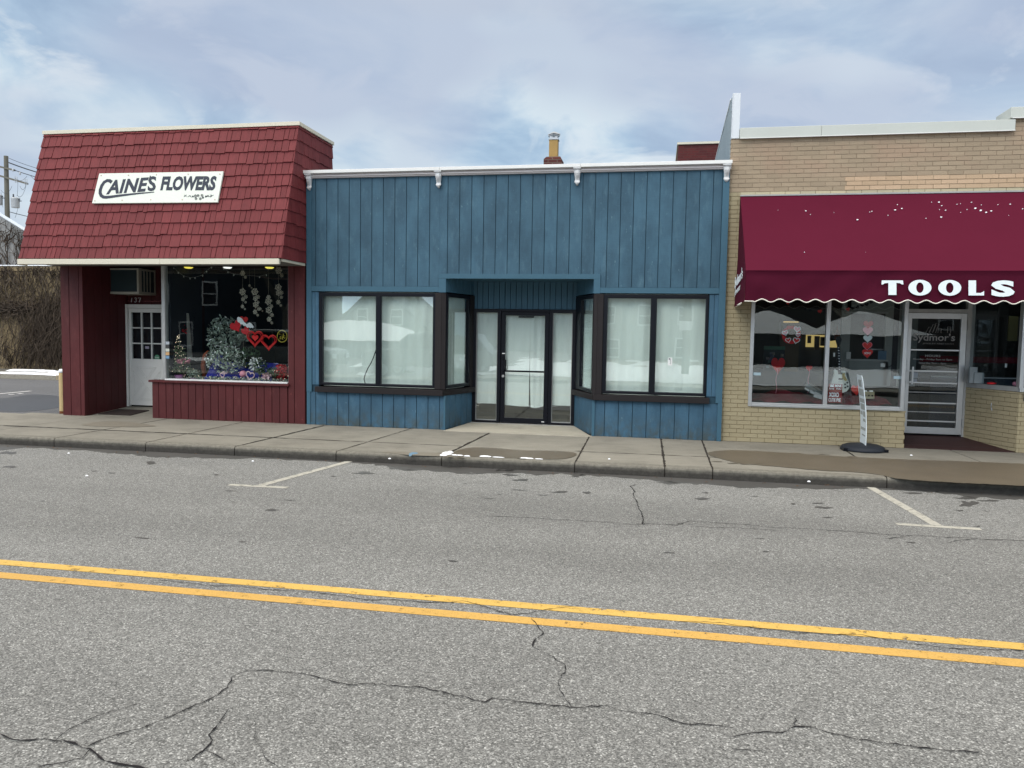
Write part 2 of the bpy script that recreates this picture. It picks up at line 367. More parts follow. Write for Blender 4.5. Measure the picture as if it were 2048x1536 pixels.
M['asphalt_lot'] = None

# concrete
def concrete(name, base, isl=.05):
    g = G(name); g.vec(); i = g.tc.outputs['Random Per Island']
    st = g.ramp(g.noise(.9, 6, .68), [(.32, .76), (.5, .98), (.7, 1.10)])
    st2 = g.ramp(g.noise(3.4, 5, .65, (.8, 1.6, 1), (5, 3, 0)), [(.30, .88), (.55, 1.0), (.75, 1.05)])
    fine = g.ramp(g.noise(85, 3, .7), [(.3, .86), (.7, 1.14)])
    spot = g.ramp(g.noise(13, 3, .6, (1, 1, 1), (3, 3, 0)), [(.26, .78), (.33, 1.0)])
    v = g.math('MULTIPLY', g.math('MULTIPLY', st, st2), g.math('MULTIPLY', fine, spot)); v = g.math('MULTIPLY', v, g.math('ADD', g.math('MULTIPLY', i, 2*isl), 1-isl))
    return g.bsdf(g.scale(base, v), .85, 0, .25, g.noise(120, 3, .7), .4, .003)
M['concrete'] = concrete('sidewalk_concrete', (.240, .228, .194))
M['apron'] = concrete('pale_concrete', (.40, .375, .31), .02)
M['joint'] = pbr('joint_dirt', (.035, .03, .025), .95)
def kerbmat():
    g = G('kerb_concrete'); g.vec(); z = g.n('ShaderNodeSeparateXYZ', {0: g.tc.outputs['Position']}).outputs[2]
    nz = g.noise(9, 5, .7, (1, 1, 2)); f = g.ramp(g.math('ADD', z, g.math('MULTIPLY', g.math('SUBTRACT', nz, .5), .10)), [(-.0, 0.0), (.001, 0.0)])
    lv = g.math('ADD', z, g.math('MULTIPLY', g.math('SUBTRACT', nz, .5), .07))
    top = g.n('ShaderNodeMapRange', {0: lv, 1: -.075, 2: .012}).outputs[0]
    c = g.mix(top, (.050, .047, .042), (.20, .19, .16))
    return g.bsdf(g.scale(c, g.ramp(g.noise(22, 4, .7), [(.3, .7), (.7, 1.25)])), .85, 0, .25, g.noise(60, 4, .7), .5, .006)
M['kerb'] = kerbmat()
def asphalt(name, base, warm=(1, 1, 1), lo=.55, hi=1.9):
    g = G(name); v = g.vec()
    vo = g.n('ShaderNodeTexVoronoi', {'Vector': g.vec((1, 1, 1)), 'Scale': 150.0, 'Randomness': 1.0})
    cell = g.n('ShaderNodeSeparateColor', {0: vo.outputs['Color']}).outputs[0]
    ag = g.ramp(cell, [(0.0, lo), (.45, .82), (.75, 1.05), (.93, 1.45), (1.0, hi)])
    vo2 = g.n('ShaderNodeTexVoronoi', {'Vector': g.vec((1, 1, 1), (4, 4, 4)), 'Scale': 48.0})
    cell2 = g.n('ShaderNodeSeparateColor', {0: vo2.outputs['Color']}).outputs[1]
    ag2 = g.ramp(cell2, [(0.0, .90), (.5, .99), (.9, 1.05), (1.0, 1.16)])
    fine = g.ramp(g.noise(45, 5, .8), [(.3, .76), (.7, 1.24)])
    big = g.ramp(g.noise(.55, 4, .55, (.35, 1.3, 1)), [(.3, .90), (.7, 1.10)])
    med = g.ramp(g.noise(2.2, 5, .6, (.5, 1.2, 1), (2, 8, 0)), [(.3, .96), (.72, 1.04)])
    spot = g.ramp(g.noise(9, 3, .5, (.45, 1.6, 1), (1, 5, 0)), [(.245, .62), (.27, 1.0)])
    k = g.math('MULTIPLY', g.math('MULTIPLY', ag, ag2), g.math('MULTIPLY', fine, big)); k = g.math('MULTIPLY', k, g.math('MULTIPLY', med, spot))
    yy = g.n('ShaderNodeSeparateXYZ', {0: g.tc.outputs['Position']}).outputs[1]
    yn = g.math('ADD', g.math('MULTIPLY', yy, .1), g.math('MULTIPLY', g.math('SUBTRACT', g.noise(.8, 3, .5, (.3, 1, 1)), .5), .035))
    k = g.math('MULTIPLY', k, g.ramp(yn, [(0.0, .93), (.22, 1.0), (.32, .93), (.43, .99), (.52, .99), (.60, .90), (.68, .97), (.735, .90), (.80, .97), (.86, 1.07), (.97, 1.05)]))
    return g.bsdf(g.scale(base, k), .82, 0, .35, g.math('ADD', cell, g.noise(60)), .55, .004)
M['asphalt'] = asphalt('road_asphalt', (.218, .221, .214), lo=.36, hi=2.3)
M['lot'] = asphalt('lot_asphalt', (.12, .125, .135))
def wetmat(name, c, rough=.45, a0=.0, fs=30):
    g = G(name); v = g.ramp(g.noise(fs, 4, .7), [(.3, .8), (.7, 1.2)]); v2 = g.ramp(g.noise(1.6, 4, .6), [(.3, .9), (.7, 1.1)])
    return g.bsdf(g.scale(c, g.math('MULTIPLY', v, v2)), rough, 0, .4, g.noise(90, 3, .6), .2, .002)
M['wet_concrete'] = wetmat('wet_concrete', (.118, .098, .070), .5, fs=60)
M['damp_concrete'] = wetmat('damp_concrete', (.19, .172, .138), .7, fs=60)
M['wet_asphalt'] = wetmat('wet_asphalt', (.074, .073, .070), .5, fs=90)
M['lot_wet'] = wetmat('lot_wet', (.075, .08, .092), .35, fs=20)
M['crack'] = pbr('crack_tar', (.016, .015, .016), .9, fa=.3)
M['yellow'] = None
def paint(name, c, wear, sc=14):
    g = G(name); n = g.noise(sc, 6, .72); n2 = g.noise(90, 3, .7)
    a = g.ramp(g.math('ADD', g.math('MULTIPLY', n, .7), g.math('MULTIPLY', n2, .3)), [(wear, 0.0), (wear+.03, 1.0)])
    v = g.ramp(g.noise(100, 3, .7), [(.3, .82), (.7, 1.16)]); v2 = g.ramp(g.noise(2.0, 3, .6, (.4, 1, 1)), [(.3, .93), (.7, 1.06)])
    return g.bsdf(g.scale(c, g.math('MULTIPLY', v, v2)), .7, 0, .3, g.noise(100), .3, .003, alpha=a)
M['yellow'] = paint('yellow_road_paint', (.60, .39, .10), .405)
M['yellow2'] = paint('amber_road_paint', (.55, .335, .088), .395)
M['white_paint'] = paint('white_road_paint', (.43, .42, .37), .42)
M['lot_paint'] = paint('lot_white_paint', (.66, .66, .66), .40)
def sheet(mb, pts, z):      # a thin sheet on the ground from an outline
    return mb.flat([(p[0], p[1], z) for p in pts])
rng = random.Random(7)
def jag(pts, step=.06, amp=.012, seed=1):
    r = random.Random(seed); o = []
    for a, b in zip(pts, pts[1:]):
        n = max(1, int((b-a).length/step)); d = (b-a); q = Vector((-d.y, d.x, 0)).normalized() if d.length > 0 else Vector()
        for i in range(n): o.append(a + d*(i/n) + (q*r.uniform(-amp, amp) if i else Vector()))
    o.append(pts[-1]); return o
def smooth_closed(pts, n=4, amp=0, seed=2):
    r = random.Random(seed); k = len(pts); o = []
    for i in range(k):
        p0, p1, p2, p3 = pts[i-1], pts[i], pts[(i+1) % k], pts[(i+2) % k]
        for j in range(n):
            t = j/n; q = .5*((2*p1) + (p2-p0)*t + (2*p0-5*p1+4*p2-p3)*t*t + (3*p1-p0-3*p2+p3)*t**3)
            o.append(q + Vector((r.uniform(-amp, amp), r.uniform(-amp, amp), 0)))
    return o

# ================================================================== GROUND
RZ = -.13
KY = 9.75
setting(MB().quad((-300, -300, -.30), (300, -300, -.30), (300, 400, -.30), (-300, 400, -.30)), 'ground', M['concrete'], recalc=False)
setting(MB().box(-70, 60, -.35, KY, RZ-.1, RZ), 'road', M['asphalt'])
# sidewalk slabs, front row and kerb
jx = [-70, -50, -40, -30, -24, -18, -14.6, -13.1, -11.6, -10.1, -8.65, -7.15, -5.70, -4.24, -2.73, -1.0, .135, .74, 2.76, 4.4, 6.0, 8, 12, 20, 60]
mb = MB(); kb = MB(); r = random.Random(3)
JY = 10.74
tilt = {-5.70: (-5.76, -5.60), -4.24: (-4.25, -4.05), -2.73: (-2.76, -2.66), -1.0: (-.99, -1.03), .135: (.145, .11), .74: (.73, .75), 2.76: (2.75, 2.80)}
for a, b in zip(jx, jx[1:]):
    for (y0, y1) in ((KY+.16, JY), (JY, 12.52)):
        fa = tilt.get(a, (a, a)); fb = tilt.get(b, (b, b))
        def ix(f, y): return f[0] + (f[1]-f[0])*(y-KY)/(12.4-KY)
        gp = .009; g2 = .017 if y1 > 12 else .009; g3 = .017 if y0 < 10 else .0; dz = r.uniform(-.004, .0)
        p = [Vector((ix(fa,y0)+gp, y0+g2, -.15)), Vector((ix(fb,y0)-gp, y0+g2+r.uniform(-.004, .004), -.15)), Vector((ix(fb,y1)-gp, y1-g3, -.15)), Vector((ix(fa,y1)+gp, y1-g3+r.uniform(-.004, .004), -.15))]
        if y1 > 12 and b <= -11.6:
            p[2].y = p[3].y = 12.35
        mb.hexa(*p, (0, 0, .15+dz))
    fa = tilt.get(a, (a, a)); fb = tilt.get(b, (b, b)); n = max(1, int((b-a)/1.9)) if b-a < 9 else 1
    for i in range(n):
        x0 = fa[0] + (fb[0]-fa[0])*i/n + .006; x1 = fa[0] + (fb[0]-fa[0])*(i+1)/n - .006
        # kerb stone: rounded nose
        prof = [(KY+.158, -.25), (KY, -.25), (KY, -.03), (KY+.012, -.008), (KY+.03, 0.0), (KY+.158, .001)]
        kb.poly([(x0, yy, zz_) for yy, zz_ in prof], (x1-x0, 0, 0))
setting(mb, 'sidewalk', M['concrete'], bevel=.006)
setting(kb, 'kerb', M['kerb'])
def joint_line(pts, wd, z, seed):
    r_ = random.Random(seed); q = []
    for a, b in zip(pts, pts[1:]):
        n = int((b-a).length/.09)+1
        for i in range(n): q.append(a+(b-a)*(i/n)+Vector((r_.uniform(-.004, .004), r_.uniform(-.006, .006), 0)))
    q.append(pts[-1]); m = MB(); m.ribbon([Vector((p.x, p.y, z)) for p in q], [wd*r_.choice((.5, .8, 1, 1.3, .25)) for _ in q], (0, 0, 1), .001); return m
jm = joint_line([Vector((-14, JY+.03, 0)), Vector((-5.7, JY+.01, 0)), Vector((-2.75, JY-.02, 0))], .030, .0015, 1)
for a_, b_ in (((-1.0, JY-.02), (.14, JY-.01)), ((-.05, JY-.0), (2.76, JY)), ((2.9, JY), (9, JY))):
    k_ = joint_line([Vector((*a_, 0)), Vector((*b_, 0))], .026 if a_[0] < 0 else .014, .0015, 4); jm.add(k_.v, k_.f)
for xa, xb, wd_ in ((-5.76, -5.62, .030), (-2.76, -2.67, .032), (-.985, -1.03, .026), (.145, .11, .034), (.73, .75, .02), (-4.25, -4.07, .012), (2.75, 2.80, .016), (-7.15, -7.15, .010), (-8.65, -8.65, .010)):
    k_ = joint_line([Vector((xa, KY+.03, 0)), Vector((xb, 12.40, 0))], wd_, .0018, int(xa*10)); jm.add(k_.v, k_.f)
setting(jm, 'sidewalk_joint', M['joint'], recalc=False)
setting(MB().box(-70, 60, KY+.02, 12.5, -.28, -.022), 'sidewalk_bed', M['joint'])
# near side of the street (behind the camera): kerb, sidewalk, snowy verge
setting(MB().box(-70, 60, -.52, -.35, -.3, 0), 'near_kerb', M['kerb'])
setting(MB().box(-70, 60, -2.1, -.52, -.3, -.005), 'near_sidewalk', M['concrete'])
mb = MB(); nx, ny = 120, 26; r = random.Random(5)
hh = [[0]*(ny+1) for _ in range(nx+1)]
for i in range(nx+1):
    for j in range(ny+1):
        x = -45 + 75*i/nx; y = -2.1 - 60*(j/ny)**1.6
        z = .02 + (.10*math.sin(x*1.3+j*.9) + .07*math.sin(x*2.9-j*1.7) + r.uniform(-.05, .05))*(1 if j else 0) - .012*max(0, -y-4)
        if j == 1: z += .22*max(0, math.sin(x*.8+1))
        mb.v.append((x, y, z))
for i in range(nx):
    for j in range(ny):
        if mb.v[i*(ny+1)+j][0] < -7.5 - j*.35 and not ((i*5+j*3) % 7 == 0 and j % 3 == 1): continue
        a = i*(ny+1)+j; mb.f.append((a, a+1, a+ny+2, a+ny+1))
setting(mb, 'snow_field', M['snow'], smooth=True)
setting(MB().box(-70, -6, -70, -2.105, -.9, -.16), 'side_lot', M['lot'])
# parking lot left of the flower shop
setting(MB().box(-70, -10.95, 12.36, 20.7, -.2, -.02), 'parking_lot', M['lot'])
setting(MB().box(-70, -10.95, 20.72, 24.4, -.2, .03), 'gravel_strip', concrete('gravel', (.13, .125, .11), 0))
setting(MB().flat(smooth_closed([PZ(*p, -.016) + Vector((0,0,0)) for p in [(-60,790),(0,797),(60,789),(122,793),(124,812),(60,822),(0,822),(-60,815)]], 4)), 'wet_patch', M['lot_wet'])
mb = MB()
for a, b, wd in (((-60, 793), (61, 782), .10), ((18, 789), (28, 788.5), .12), ((36, 787.6), (45, 787), .12)):
    mb.ribbon([PZ(*a, -.016), PZ(*b, -.016)], wd, (0, 0, 1), .002)
setting(mb, 'lot_marking', M['lot_paint'])
mb = MB(); r = random.Random(9)
for cx, cy, rx, ry in ((-24.2, 23.2, 1.5, .35), (-21.6, 23.4, 1.0, .35), (-19.0, 23.0, 1.6, .55), (-27.5, 22.8, 2.2, .5), (-23.5, 21.4, 2.4, .2), (-19.5, 21.9, 2.3, .36), (-27.5, 21.7, 2, .3), (-17, 22.4, 1.8, .9), (-25.2, 22.4, .9, .2), (-22.6, 22.3, .8, .18)):
    pts = []
    for k in range(22):
        a = k/22*2*math.pi; q = .85 + r.uniform(-.35, .2); pts.append((cx+math.cos(a)*rx*q*(1+.25*math.sin(a*5)), cy+math.sin(a)*ry*q*(1+.3*math.sin(a*4+cx))))
    b = len(mb.v); mb.v += [(x, y, .034) for x, y in pts] + [((x-cx)*.8+cx, (y-cy)*.8+cy, .09) for x, y in pts]
    mb.f += [(b+i, b+(i+1) % 22, b+22+(i+1) % 22, b+22+i) for i in range(22)] + [tuple(b+22+i for i in range(22))]
setting(mb, 'snow_strip', M['snow'], smooth=True)
# recess floors
mb = MB(); mb.hexa((-10.32, 12.53, -.14), (-8.97, 12.53, -.14), (-8.97, 13.58, -.14), (-10.32, 13.58, -.14), (0, 0, .14))
for i in (6, 7): mb.v[i] = (mb.v[i][0], mb.v[i][1], .07)
setting(mb, 'entry_floor', M['concrete'])
mb = MB(); mb.v = [(-3.46,12.30,.006),(-.98,12.30,.006),(-1.40,13.44,.035),(-3.24,13.44,.035),(-3.46,12.30,-.1),(-.98,12.30,-.1),(-1.40,13.44,-.1),(-3.24,13.44,-.1)]
mb.f = [(0,1,2,3),(7,6,5,4),(0,4,5,1),(1,5,6,2),(2,6,7,3),(3,7,4,0)]
setting(mb, 'entry_apron', M['apron'])
mb = MB(); mb.v = [(3.745,12.515,.008),(5.275,12.515,.008),(4.88,13.42,.10),(3.98,13.42,.10),(3.745,12.515,-.1),(5.275,12.515,-.1),(4.88,13.42,-.1),(3.98,13.42,-.1)]
mb.f = [(0,1,2,3),(7,6,5,4),(0,4,5,1),(1,5,6,2),(2,6,7,3),(3,7,4,0)]
setting(mb, 'tiled_entry_floor', M['maroon_floor'])

# road markings
setting(MB().box(-70, 60, 4.80, 4.905, RZ+.002, RZ+.004), 'yellow_lane_line', M['yellow'])
setting(MB().box(-70, 60, 4.54, 4.65, RZ+.002, RZ+.004), 'yellow_lane_line', M['yellow2'])
def c4(x, y): return (x/2.926, 820+y/2.926)
def c5(x, y): return (680+x/2.926, 820+y/2.926)
def c6(x, y): return (1348+x/2.926, 820+y/2.926)
def c7(x, y): return (x/2, 1080+y/2)
def c8(x, y): return (1024+x/2, 1080+y/2)
for bar, stem in ((((458, 969.5), (576, 975.5)), ((524, 970), (705, 921))), (((1793, 1048), (1962, 1058.5)), ((1874, 1051), (1733, 970)))):
    mb = MB(); b0, b1 = [PZ(*p, RZ+.002) for p in bar]; s0, s1 = [PZ(*p, RZ+.002) for p in stem]
    mb.ribbon([b0, b1], .085, (0, 0, 1), .002); s0.y = max(b0.y, b1.y)+.045; mb.ribbon([s0, s1], .10, (0, 0, 1), .002)
    setting(mb, 'parking_marking', M['white_paint'])
# cracks
CR = [
 (c7, [(0,775),(50,797),(120,800),(190,797),(250,800),(310,820),(360,835),(400,870),(450,890),(520,902),(600,918)], .016),
 (c7, [(360,835),(330,870),(250,890),(150,908)], .006),
 (c7, [(350,825),(400,800),(480,775),(560,755),(670,710),(760,670),(850,630),(910,590),(925,550),(990,522)], .009),
 (c7, [(990,522),(1060,520),(1150,528),(1230,538),(1330,565),(1420,580),(1480,572),(1600,585),(1700,590),(1800,615),(1940,648),(1970,632),(2048,640)], .009),
 (c8, [(0,642),(100,655),(200,662),(260,670),(370,660),(450,685),(540,692),(620,710),(690,735),(800,740),(900,755)], .010),
 (c8, [(860,785),(920,778),(1000,768),(1080,770),(1135,745),(1200,748),(1250,765),(1350,790),(1450,805),(1600,825),(1720,840),(1880,848)], .010),
 (c8, [(1135,745),(1130,710)], .004), (c8, [(880,835),(1020,845)], .004),
 (c7, [(215,810),(250,775),(350,720),(430,690),(560,652)], .005),
 (c7, [(745,888),(810,845),(850,800),(835,780),(870,740),(890,710),(915,675)], .011),
 (c7, [(820,840),(880,870),(940,905)], .006), (c7, [(1015,720),(1020,800),(1060,870),(1110,905)], .004),
 (c8, [(78,312),(100,340),(125,372),(90,400),(85,430)], .012), (c8, [(85,430),(150,460),(215,500),(215,520),(185,560),(190,600),(215,640),(235,665)], .007),
 (c7, [(640,160),(740,170),(850,182),(980,185),(1060,198),(1180,203),(1280,212),(1370,222),(1480,240),(1570,238),(1700,248),(1790,250),(1850,243),(1900,255),(1970,275),(2048,300)], .008),
 (c8, [(0,300),(80,290),(150,275),(250,265)], .006), (c8, [(670,325),(830,330),(930,345)], .005),
 (c8, [(930,345),(1130,370),(1300,378),(1400,378),(1500,400),(1650,420),(1790,435),(2048,442)], .008),
 (c5, [(1735,435),(1700,445),(1725,475),(1720,510),(1740,550),(1765,600),(1775,640),(1770,665),(1790,672)], .014),
 (c5, [(860,620),(1060,628),(1250,640),(1550,655),(1700,668),(1800,665),(1950,672),(2048,650)], .008),
 (c6, [(0,680),(50,665),(85,650),(250,660),(430,670),(600,690),(900,702),(1080,715),(1240,728),(1380,735),(1600,745),(2048,765)], .008),
 (c6, [(120,680),(350,690),(600,705)], .006), (c6, [(1235,752),(1330,742),(1380,735)], .012), (c6, [(1600,775),(1770,755),(1900,762)], .008),
]
mb = MB()
for k, (cf, pts, wd) in enumerate(CR):
    q = [PZ(*cf(*p), RZ+.005) for p in pts]; q = jag(jag(q, .15, .026, k), .028, .0075, k+9); rr = random.Random(k+50)
    ws = [wd*rr.choice((.15, .35, .6, .9, 1.3))*rr.uniform(.7, 1.2)*.75 for _ in q]; ws[0] = ws[-1] = .001
    mb.ribbon(q, ws, (0, 0, 1), .0012)
    if wd > .0085:
        for p in q:
            for _ in range(2):
                if rr.random() < .45:
                    c = p + Vector((rr.gauss(0, wd*.9), rr.gauss(0, wd*.9), .0004)); s_ = rr.uniform(.001, .0045)
                    mb.flat([c+Vector((math.cos(a*1.26)*s_*rr.uniform(.6, 1.3), math.sin(a*1.26)*s_*rr.uniform(.6, 1.3), 0)) for a in range(5)])
setting(mb, 'road_crack', M['crack'], recalc=False)
# damp areas
def blob(pts, cf, z, amp=.006, n=5, seed=2):
    q = smooth_closed([PZ(*cf(*p), z) for p in pts], n, 0, seed); r = random.Random(seed)
    for lv in range(3):      # break the outline up, finer and finer
        o = []
        for i, p in enumerate(q):
            a = q[(i+1) % len(q)]; d = a-p; l = d.length; o.append(p)
            if l > .02: o.append((p+a)/2 + Vector((-d.y, d.x, 0))*r.uniform(-.16, .16))
        q = o
    return q
mb = MB()
mb.flat(blob([(650,250),(700,232),(780,219),(900,222),(1050,235),(1200,238),(1330,243),(1385,256),(1350,276),(1260,287),(1000,280),(700,270),(640,264)], c5, .004))
for k in range(26):
    c = PZ(*c5(rng.uniform(560, 1420), rng.uniform(236, 292)), .0042); mb.flat([(c.x+math.cos(a)*rng.uniform(.02, .10), c.y+math.sin(a)*rng.uniform(.01, .035), .0042) for a in [q*.7 for q in range(9)]])
for k in range(40):
    c = PZ(*c6(rng.uniform(150, 2000), 0), .0042) ; x_ = rng.uniform(.7, 5.8); y_ = rng.choice((rng.uniform(10.15, 10.5), rng.uniform(11.0, 11.5))); mb.flat([(x_+math.cos(a)*rng.uniform(.02, .12), y_+math.sin(a)*rng.uniform(.01, .04), .0042) for a in [q*.7 for q in range(9)]])
mb.flat(blob([(200,250),(240,240),(330,235),(420,237),(700,252),(1050,275),(1400,290),(1700,300),(2048,315),(2500,335),(2900,400),(2500,462),(2048,443),(1600,422),(1320,402),(1200,378),(1050,362),(850,352),(600,330),(400,312),(330,298),(220,268)], c6, .004))
setting(mb, 'wet_patch', M['wet_concrete'], recalc=False)
mb = MB()
mb.flat(blob([(480,85),(560,70),(680,66),(800,75),(910,92),(850,97),(760,99),(600,96),(520,92)], c4, .004))
mb.flat(blob([(240,243),(400,244),(600,252),(640,262),(600,270),(450,266),(330,256)], c5, .003))
setting(mb, 'wet_patch', M['damp_concrete'], recalc=False)
mb = MB()
r = random.Random(12); x = -12.5
top = []; bot = []
while x < 9:      # damp gutter along the foot of the kerb
    amp = .15 + .10*math.sin(x*1.7) + .09*math.sin(x*.73+1) + .03*math.sin(x*7.3) + r.uniform(-.04, .05)
    wd = max(.03, amp); top.append(Vector((x, KY-.004, 0))); bot.append(Vector((x, KY-.01-wd*(2.1 if (-5 < x < -1) or x > 3 or x < -9 else 1.1), 0))); x += .07
for i in range(len(top)-1):
    mb.quad((top[i].x, top[i].y, RZ+.003), (top[i+1].x, top[i+1].y, RZ+.003), (bot[i+1].x, bot[i+1].y, RZ+.003), (bot[i].x, bot[i].y, RZ+.003))
spots = [(c4,885,310,30,10),(c4,60,332,48,7),(c4,550,357,18,3),(c4,60,250,60,9),(c4,840,245,18,4),(c4,1265,378,18,3),(c4,1590,584,40,7),(c4,1950,387,22,4),(c4,820,264,50,4),
 (c5,145,369,78,9),(c5,950,353,82,8),(c5,995,379,45,7),(c5,1390,380,60,11),(c5,1280,480,52,7),(c5,1450,483,32,7),(c5,1030,466,26,3),(c5,735,431,16,3),(c5,850,330,60,5),(c5,1065,410,55,7),(c5,400,350,30,3),(c5,1920,425,60,10),(c5,760,372,34,4),(c5,935,494,9,3),(c5,650,335,60,5),
 (c6,168,519,40,7),(c6,185,483,20,3),(c6,848,545,32,4),(c6,872,570,56,8),(c6,697,549,26,4),(c6,900,628,30,3),(c6,1725,548,66,18),(c6,1675,588,36,4),(c6,1540,477,12,5),(c6,1840,530,60,5),(c6,1700,515,70,9),(c6,1400,485,60,5),(c6,1780,680,14,3)]
for k, (cf, px, py, rx, ry) in enumerate(spots):
    rr = random.Random(k); pts = [(px+math.cos(a/13*2*math.pi)*rx*rr.uniform(.35, 1.25), py+math.sin(a/13*2*math.pi)*ry*rr.uniform(.35, 1.25)) for a in range(13)]
    mb.flat(blob(pts, cf, RZ+.003, .004, 3, k))
rr = random.Random(77)
for k in range(38):
    x = rr.uniform(-9, 7); y = rr.uniform(5.3, 9.6); a = rr.uniform(.02, .09); b_ = rr.uniform(.008, .02)
    mb.flat([(x+math.cos(t/7*2*math.pi)*a*rr.uniform(.6, 1.1), y+math.sin(t/7*2*math.pi)*b_*rr.uniform(.6, 1.2), RZ+.0032) for t in range(7)])
setting(mb, 'wet_patch', M['wet_asphalt'], recalc=False)
# bits of snow on the kerb and on the road
def snowlump(mb, c, rx, ry, h, seed):
    rr = random.Random(seed); n = 14; b = len(mb.v)
    ring = [(math.cos(i/n*2*math.pi)*rr.uniform(.7, 1.1), math.sin(i/n*2*math.pi)*rr.uniform(.7, 1.1)) for i in range(n)]
    for s, z in ((1, 0), (.8, h*.7), (.4, h)):
        mb.v += [(c[0]+x*rx*s, c[1]+y*ry*s, c[2]+z) for x, y in ring]
    for k in (0, 1): mb.f += [(b+k*n+i, b+k*n+(i+1) % n, b+(k+1)*n+(i+1) % n, b+(k+1)*n+i) for i in range(n)]
    mb.f.append(tuple(b+2*n+i for i in range(n)))
mb = MB()
for k, (px, py, rx, ry, h) in enumerate([(625,258,.07,.07,.03),(645,251,.05,.05,.025),(605,266,.05,.03,.02),(700,266,.06,.015,.01),(745,270,.05,.02,.012),(850,273,.09,.025,.015),(925,277,.09,.012,.008),(1080,282,.07,.02,.012),(1110,284,.07,.02,.01),(1165,287,.06,.012,.008),(670,264,.04,.02,.01)]):
    snowlump(mb, PZ(*c5(px, py), .004), rx, ry, h, k)
snowlump(mb, PZ(*c6(1690, 470), RZ+.004), .14, .05, .03, 40); snowlump(mb, PZ(*c5(1590, 352), RZ+.03), .09, .02, .01, 41)
snowlump(mb, PZ(*c4(60, 187), RZ+.004), .05, .03, .03, 42)
for k, (cf, px, py) in enumerate([(c4,402,254),(c4,508,386),(c5,290,286),(c6,790,420),(c6,1388,266),(c5,1575,288),(c4,1480,300)]):
    snowlump(mb, PZ(*cf(px, py), RZ+.004 if py > 200 and cf is c4 else .004), .02, .015, .012, 60+k)
setting(mb, 'snow', M['snow'], 'stuff', smooth=True)
# litter: leaf scraps
lm = MB(); rr = random.Random(31)
for k in range(60):
    x = rr.uniform(-11, 7); y = KY - abs(rr.gauss(.05, .12)); a = rr.uniform(0, 3); s = rr.uniform(.008, .02)
    lm.flat([(x+math.cos(a)*s, y+math.sin(a)*s, RZ+.006), (x-math.sin(a)*s*.6, y+math.cos(a)*s*.6, RZ+.012), (x-math.cos(a)*s, y-math.sin(a)*s, RZ+.006), (x+math.sin(a)*s*.6, y-math.cos(a)*s*.6, RZ+.010)])
setting(lm, 'leaf_litter', pbr('leaf_scrap', (.16, .09, .045), .9, isl=.4), 'stuff', recalc=False)
# blue paint splash on the kerb top
setting(MB().flat(blob([(405,255),(425,247),(455,250),(450,256),(425,260),(418,268),(405,270)], c5, .005)), 'paint_splash', pbr('blue_splash', (.14, .24, .33), .7), recalc=False)

# ================================================================== helpers for walls
def boards(mb, A, B, z0, z1, t=.016, w=.203, gap=.010, side=1, start=0, zf=None):
    A = Vector(A); B = Vector(B); L_ = (B-A).length; d = (B-A)/L_; x = -start
    while x < L_:
        a = max(x + gap/2, 0); b = min(x + w - gap/2, L_)
        if b - a > .012: mb.slab(A + d*a, A + d*b, z0, z1 if zf is None else zf, t, side)
        x += w
    return mb
def bricks(mb, A, B, z0, z1, t=.03, side=1, cl=.067, bl=.213, gap=.008, off=0.0, pr=None):
    A = Vector(A); B = Vector(B); L_ = (B-A).length; d = (B-A)/L_; r = random.Random(int(A.x*100)+int(z0*77))
    k0 = int(math.floor(z0/cl+.001)); k = k0
    while k*cl < z1 - .004:
        za = max(k*cl + gap/2, z0); zb = min((k+1)*cl - gap/2, z1)
        if zb - za > .01:
            x = -((k % 2)*bl/2 + off + (A.x % bl))
            while x < L_:
                a = max(x+gap/2, 0); b = min(x+bl-gap/2, L_)
                if b-a > .02:
                    o = r.uniform(-.0025, .0025); n = Vector((-d.y, d.x))*side
                    mb.slab(A + d*a - n*o, A + d*b - n*o, za + r.uniform(-.001, .001), zb + r.uniform(-.001, .001), t, side)
                x += bl
        k += 1
    return mb

# ================================================================== FLOWER SHOP (red)
XL, XR = -10.76, -5.985
fs = thing('flower_shop', 'red flower shop with shingled mansard roof, left of the blue shop', 'building', (-8.4, 12.45, 0))
mb = MB()
boards(mb, (-10.755, 12.36), (-10.30, 12.36), .0, 2.80, start=.03, side=1)
mb.build('pillar_siding', M['red'], fs, bevel=.002); mb = MB()
boards(mb, (-6.315, 12.45), (-5.985, 12.45), 0, 2.80, start=.09)
mb.build('pillar_siding', M['red'], fs, bevel=.002); mb = MB()
boards(mb, (-8.975, 12.45), (-6.315, 12.45), 0, .655, w=.148, start=.02)
mb.build('siding', M['red'], fs, bevel=.002)
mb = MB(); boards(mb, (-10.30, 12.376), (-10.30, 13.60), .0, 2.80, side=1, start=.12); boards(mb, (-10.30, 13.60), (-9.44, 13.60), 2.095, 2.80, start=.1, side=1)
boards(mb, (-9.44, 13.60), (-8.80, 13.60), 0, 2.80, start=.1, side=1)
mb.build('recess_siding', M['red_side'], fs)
mb = MB(); mb.box(-10.74, -10.32, 12.377, 13.9, .0, 2.80); mb.box(-6.31, -5.99, 12.468, 12.60, 0, 2.80); mb.box(-8.96, -6.32, 12.468, 12.60, 0, .655)
mb.box(-10.74, -10.6, 13.9, 20, 0, 4.0); mb.box(-10.3, -8.72, 13.62, 13.72, 2.10, 2.80); mb.box(-9.44, -8.72, 13.62, 13.72, .0, 2.19)
mb.build('wall', M['red_groove'], fs)
mb = MB(); mb.box(-8.76, -8.70, 12.62, 13.6, 0, 2.8); mb.box(-6.2, -5.99, 12.62, 16.6, 0, 2.8); mb.box(-8.76, -6.2, 16.6, 16.7, 0, 2.8); mb.box(-8.76, -6.2, 12.62, 16.6, 2.83, 2.87)
mb.box(-8.82, -8.76, 13.74, 16.6, 0, 2.8)
